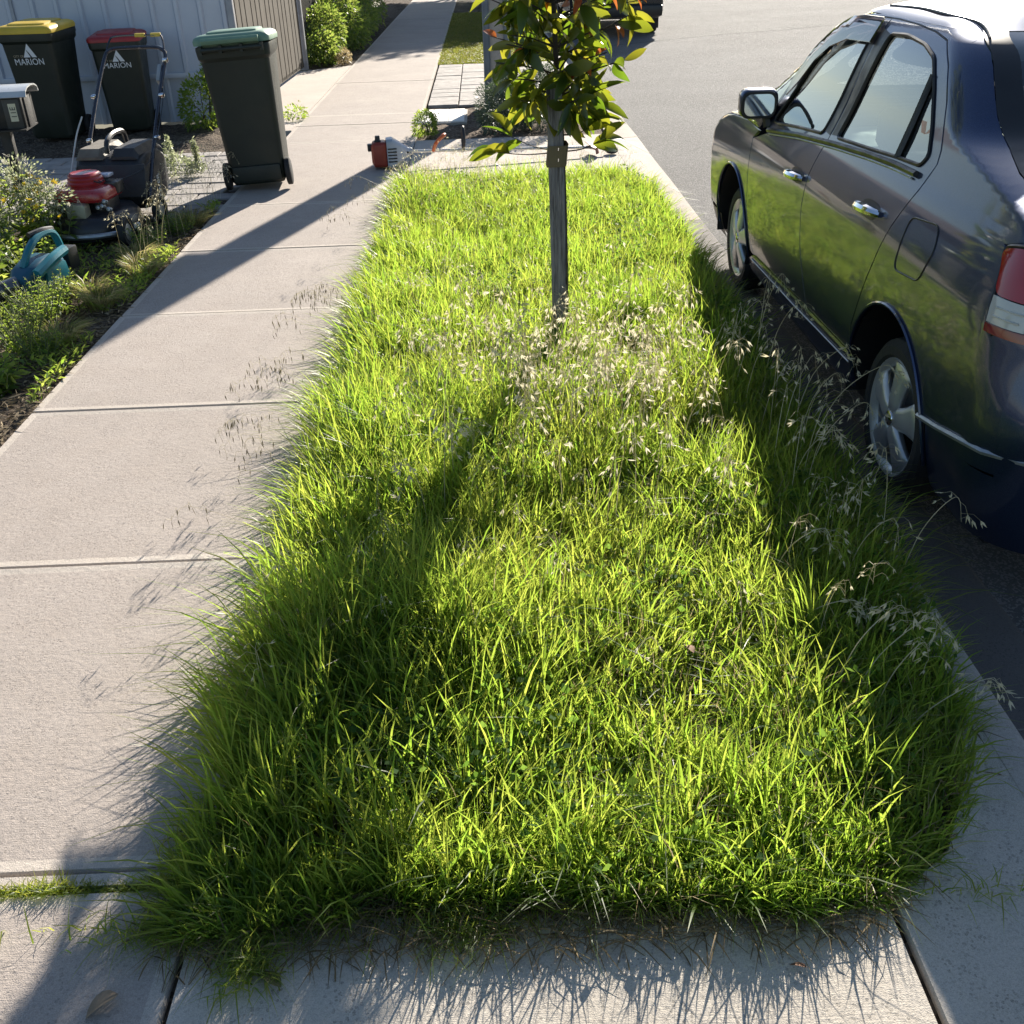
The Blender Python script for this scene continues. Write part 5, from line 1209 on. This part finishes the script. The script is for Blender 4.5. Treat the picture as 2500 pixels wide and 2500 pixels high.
# dead thatch and clippings along the front edge and in the sward
n = 22000; Y = np.where(RNG.random(n) < .16, 1.31 + .16*RNG.random(n), 1.4 + 6.9*RNG.random(n)); X = -.74 + 1.9*RNG.random(n)
k = X < xr(np.clip(Y, 1.4, 9)) ; X, Y = X[k], Y[k]
a = RNG.random(len(X))*2*np.pi; D = np.stack([np.cos(a), np.sin(a), .10 + .5*RNG.random(len(X))], 1)
V, F3, t = leaf_cards(np.stack([X, Y, np.full(len(X), .0) + .02*RNG.random(len(X))], 1), D, .05 + .09*RNG.random(len(X)), .0025 + .002*RNG.random(len(X)), RNG.random(len(X)), .6)
MT['thatch'] = leafm('thatch', (.11, .085, .045), (.24, .18, .10), (.16, .12, .06), (.28, .22, .12), .3, .7, .2)
o = mesh_obj('dead_thatch', np_mesh('dead_thatch', V, F3, None, {'tone': t}), MT['thatch']); tag(o, 'dead brown grass thatch lying along the verge edge', 'dead grass', kind='stuff')
MT['clover'] = leafm('clover_leaf', (.03, .075, .02), (.06, .11, .03), (.22, .42, .05), (.40, .52, .10), .45, .75, .1)
# standing dead straw, clover and broad weeds mixed through the sward
P = sample(11000, lambda X, Y: np.clip(vnoise(X, Y, 1.7, 41)*1.6 - .45, .05, 1)); X, Y = P[:, 0], P[:, 1]
H = height(X, Y)*(.6 + .7*RNG.random(len(X)))
o = mesh_obj('standing_straw', blades('standing_straw', P, H, .0022 + .002*RNG.random(len(X)), leanf(X, Y, H, .9), RNG.random(len(X)), MT['straw']), MT['straw']); tag(o, 'dead straw-coloured blades mixed through the green verge', 'dead grass', kind='stuff')
P = sample(15000, lambda X, Y: np.clip(vnoise(X, Y, 2.6, 43)*2.4 - 1.25, 0, 1) + .9*np.exp(-((X - .85)/.22)**2 - ((Y - 6.5)/.5)**2)); n = len(P)
a = RNG.random(n)*2*np.pi; D = np.stack([np.cos(a), np.sin(a), .25*RNG.random(n)], 1); L = .014 + .016*RNG.random(n)
V, F3, t = leaf_cards(np.concatenate([P, (height(P[:, 0], P[:, 1])*(.35 + .35*RNG.random(n)))[:, None]], 1), D, L, L*.8, RNG.random(n)*.5, .2)
o = mesh_obj('clover_patches', np_mesh('clover_patches', V, F3, None, {'tone': t}), MT['clover']); tag(o, 'patches of small round clover leaves low in the verge', 'clover', kind='stuff')
# runners creeping over the near concrete
P = []
for cx, cy, sx, sy, k in ((-.53, 1.31, .03, .05, 350), (-.60, 1.39, .12, .03, 800), (-.11, 1.37, .05, .04, 350), (.2, 1.40, .5, .015, 700), (-.72, 1.60, .03, .12, 400)):
    P.append(np.stack([cx + sx*RNG.normal(size=k), cy + sy*RNG.normal(size=k)*.7], 1))
P = np.concatenate(P); n = len(P); a = RNG.random(n)*2*np.pi; LE = np.stack([np.cos(a), np.sin(a) - .35], 1)*(.6 + .9*RNG.random(n))[:, None]
me = blades('creeping_grass', P, .03 + .05*RNG.random(n), .002 + .0018*RNG.random(n), LE, RNG.random(n), MT['grass'], z=.0)
o = mesh_obj('creeping_grass', me, MT['grass']); tag(o, 'grass runners creeping out over the near concrete edge', 'grass', kind='stuff')
# grass strip in the path joint
n = 3200; X = -2.0 + 1.35*RNG.random(n); Y = 1.492 + .030*RNG.random(n); a = RNG.random(n)*2*np.pi
me = blades('joint_grass', np.stack([X, Y], 1), .018 + .045*RNG.random(n)*vnoise(X, Y, 9, 3), .002 + .002*RNG.random(n), np.stack([np.cos(a), np.sin(a)], 1)*.8, .4 + .6*RNG.random(n), MT['grass'], z=-.01)
o = mesh_obj('joint_grass', me, MT['grass']); tag(o, 'short strip of grass growing in the footpath joint', 'grass', kind='stuff')
# far lawn
n = 42000; Y = 16.78 + 11*RNG.random(n)**1.3; X = -.68 + 1.8*RNG.random(n); a = RNG.random(n)*2*np.pi
MT['lawn'] = leafm('mown_lawn', (.09, .13, .02), (.20, .18, .05), (.28, .36, .04), (.45, .40, .10), .45, .5, .3)
me = blades('mown_lawn', np.stack([X, Y], 1), .03 + .03*RNG.random(n), .007 + .006*RNG.random(n), np.stack([np.cos(a), np.sin(a)], 1)*.8, RNG.random(n), MT['lawn'], z=-.02)
o = mesh_obj('mown_lawn', me, MT['lawn']); tag(o, 'short yellow-green mown lawn beyond the paving', 'lawn', kind='stuff')

# ---------- wild oats: stalks with hanging spikelets ----------
def oat_stalk(b, root, tip, n_sp=14, r0=.0013, droop=.10, L=.026, W=.0062, seed=0, hang=False, b2=None):
    b2 = b2 or b; rr_ = random.Random(seed); root, tip = Vector(root), Vector(tip)
    d = tip - root; mid = root.lerp(tip, .55) + Vector((-d.x*.18, -d.y*.18, d.z*.10)); end = tip + Vector((d.x*.25, d.y*.25, -droop))
    pts = smoothpath([root, mid, tip, end], 6); m_ = len(pts)
    b.tube(pts, [r0*(1 - .7*i/(m_-1)) for i in range(m_)], 3, False)
    for k in range(n_sp):
        i = int(m_*(.55 + .45*k/n_sp)); i = min(i, m_-1); a = rr_.uniform(0, 2*math.pi); le = rr_.uniform(.006, .03) if hang else rr_.uniform(.015, .055)
        p = pts[i]; q = p + Vector((math.cos(a)*le, math.sin(a)*le, rr_.uniform(-.02, .02))); q2 = q + Vector((0, 0, -.008))
        b.tube([p, p.lerp(q, .6) + Vector((0, 0, .006)), q2], .0005, 3, False)
        dr = Vector((math.cos(a)*.5, math.sin(a)*.5, rr_.uniform(-1.4, .1))).normalized() if not hang else Vector((rr_.uniform(-.25, .25), rr_.uniform(-.2, .2), -1)).normalized(); sd = dr.cross(Vector((rr_.uniform(-1, 1), rr_.uniform(-1, 1), .3))).normalized()
        for s in (-1, 1):
            ax = (dr + sd*s*(.05 if hang else .22)).normalized(); ll = L*rr_.uniform(.8, 1.2)
            b2.add([q2, q2 + ax*ll*.35 + sd*W*.5*s + dr.cross(sd)*W*.3, q2 + ax*ll, q2 + ax*ll*.35 - sd*W*.45*s], [(0, 1, 2), (0, 2, 3)])
def oats_mesh(b, name, mat, parent=None):
    me = bpy.data.meshes.new(name); me.from_pydata(b.v, [], b.f); me.update()
    at = me.attributes.new('tone', 'FLOAT', 'POINT'); at.data.foreach_set('value', np.repeat(RNG.random(len(b.v)//8 + 1), 8)[:len(b.v)].astype(np.float32))
    return mesh_obj(name, me, mat, parent)
ro = random.Random(3)
b = MB()
for i in range(150):
    x = ro.gauss(.36, .30); y = ro.gauss(3.85, .42)
    if -.4 < x < 1.05: oat_stalk(b, (x, y, -.02), (x + ro.uniform(-.10, .10), y + ro.uniform(-.14, .06), ro.uniform(.22, .44)), ro.randint(6, 13), .0017, .09, .028, .0066, seed=i)
for i in range(22):
    x = ro.uniform(.98, 1.2); y = ro.uniform(2.4, 4.4)
    oat_stalk(b, (x, y, -.02), (x + ro.uniform(-.03, .12), y + ro.uniform(-.12, .06), ro.uniform(.26, .42)), ro.randint(6, 11), .0017, .08, .028, .0066, seed=3000 + i)
o = oats_mesh(b, 'wild_oats', MT['oat']); tag(o, 'mass of bleached wild oat seed heads around the foot of the stake', 'wild oats', kind='stuff')
b = MB()
for i in range(120):
    x = ro.uniform(-.65, 1.0); y = ro.uniform(1.9, 8.2)
    oat_stalk(b, (x, y, -.02), (x + ro.uniform(-.08, .08), y + ro.uniform(-.1, .06), ro.uniform(.20, .36)), ro.randint(4, 8), .001, .05, .016, .0035, seed=500 + i)
for i in range(110):
    x = ro.uniform(-.6, 1.05) if i % 3 else ro.gauss(-.25, .2); y = ro.uniform(7.2, 8.35)
    oat_stalk(b, (x, y, -.02), (x + ro.uniform(-.12, .12), y + ro.uniform(-.05, .2), ro.uniform(.22, .34)), ro.randint(4, 9), .001, .05, .018, .004, seed=900 + i)
o = oats_mesh(b, 'scattered_oats', MT['oat']); tag(o, 'sparse dry seed heads scattered through the verge grass', 'wild oats', kind='stuff')
b = MB(); bs = MB()
for i in range(26):
    y = ro.choice((ro.gauss(4.55, .22), ro.gauss(3.55, .25), ro.uniform(2.7, 8)))
    x = -.62 + ro.uniform(-.05, .06)
    oat_stalk(b, (x, y, -.02), (x - ro.uniform(.14, .34), y + ro.uniform(-.16, .05), ro.uniform(.22, .34)), ro.randint(8, 13), .0008, .05, .028, .0034, seed=1500 + i, hang=True, b2=bs)
o = oats_mesh(b, 'leaning_oat_stems', MT['oat']); tag(o, 'thin pale oat stems leaning out over the footpath', 'wild oats', kind='stuff')
o = oats_mesh(bs, 'leaning_oats', MT['oatdark']); tag(o, 'dark ripe oat spikelets leaning out over the footpath', 'wild oats', kind='stuff')
b = MB()
for i in range(40):
    x = -2.08 - abs(ro.gauss(0, .10)); y = ro.choice((ro.gauss(6.6, .35), ro.gauss(7.9, .3)))
    oat_stalk(b, (x, y, -.02), (x + ro.uniform(-.05, .2), y + ro.uniform(-.15, .1), ro.uniform(.25, .45)), ro.randint(6, 11), .001, .07, .020, .0035, seed=1900 + i)
o = oats_mesh(b, 'garden_oats', MT['oat']); tag(o, 'dry oat stalks along the garden edge in front of the mower', 'wild oats', kind='stuff')
# separate stalks one can pick out beside the car and at the near corner
spots = [((1.16, 3.62), (1.27, 3.45, .40), 'oat stalk highest beside the rear wheel of the sedan'), ((1.14, 3.35), (1.33, 3.22, .42), 'oat stalk reaching across the rear wheel rim'), ((1.10, 3.20), (1.24, 3.12, .33), 'oat stalk leaning at the kerb before the rear wheel'), ((1.05, 3.05), (1.10, 3.02, .30), 'short oat stalk at the shade line before the rear wheel'), ((1.15, 4.05), (1.22, 3.9, .42), 'oat stalk against the side skirt of the sedan'),
         ((.80, 2.55), (.93, 2.50, .22), 'lone oat stalk standing in the car shade halfway down the verge'), ((.80, 2.30), (.94, 2.22, .16), 'oat stalk sprawling sideways below the lone stalk'), ((.83, 2.02), (.98, 2.05, .26), 'leftmost of the oat stalks at the near right corner'), ((.86, 1.98), (1.05, 2.02, .24), 'middle oat stalk at the near right corner'), ((.90, 1.92), (1.01, 1.95, .22), 'upright oat stalk at the near right corner'), ((.93, 1.84), (1.16, 1.90, .14), 'rightmost oat stalk arching toward the kerb corner')]
for i, (r_, tp, lab) in enumerate(spots):
    t = thing('oat_stalk', lab, 'oat stalk', (r_[0], r_[1], 0), 0, 'oat stalks beside the car and kerb')
    b = MB(); oat_stalk(b, (0, 0, -.02), (tp[0]-r_[0], tp[1]-r_[1], tp[2]), 14, .0019, .06, .028, .0066, seed=40 + i)
    oats_mesh(b, 'stalk', MT['oat'], t)
# ---------- fallen leaves on the concrete ----------
MT['deadleaf'] = pm('dead_leaf', (.23, .17, .11), .8, var=.25, vs=30); MT['brownleaf'] = pm('brown_leaf', (.14, .06, .03), .8, var=.25, vs=30); MT['oliveleaf'] = pm('olive_leaf', (.13, .12, .04), .6, var=.2, vs=30)
for i, (x, y, rz, L, Wd, mt, lab) in enumerate(((-.765, 1.245, 2.2, .07, .045, 'deadleaf', 'pale curled dead leaf on the footpath beside the joint'), (-.455, 1.243, .9, .075, .030, 'oliveleaf', 'olive green fallen leaf on the near concrete'), (-.36, 1.36, 1.4, .04, .014, 'deadleaf', 'straw-coloured fallen leaf at the shaded grass edge'), (-.05, 1.355, .3, .035, .015, 'deadleaf', 'small pale fallen leaf by the creeping runner'), (.07, 1.372, .9, .05, .014, 'brownleaf', 'brown curled leaf at the middle of the front grass edge'), (.25, 1.39, 1.9, .04, .02, 'oliveleaf', 'yellowish leaf lodged in the front grass'), (.33, 1.375, 2.4, .045, .018, 'brownleaf', 'red-brown leaf below the yellowish leaf'), (.55, 1.235, 1.2, .034, .011, 'brownleaf', 'tiny brown leaf lying on the sunlit concrete'), (.62, 1.41, .4, .04, .016, 'brownleaf', 'brown leaf near the corner joint'), (.50, 2.15, .4, .06, .028, 'brownleaf', 'large brown dead leaf in the bright trodden grass'), (.88, 2.0, 1.4, .06, .03, 'brownleaf', 'big dry leaf under the near corner oat stalks'))):
    me = leaf_mesh('fallen_leaf', L, Wd, .9, .35, .4); me.materials.append(MT[mt])
    o = link(bpy.data.objects.new('fallen_leaf', me)); o.location = (x, y, .012 if y < 1.5 else .06); o.rotation_euler = (.25, .15, rz); tag(o, lab, 'leaf', 'fallen leaves')
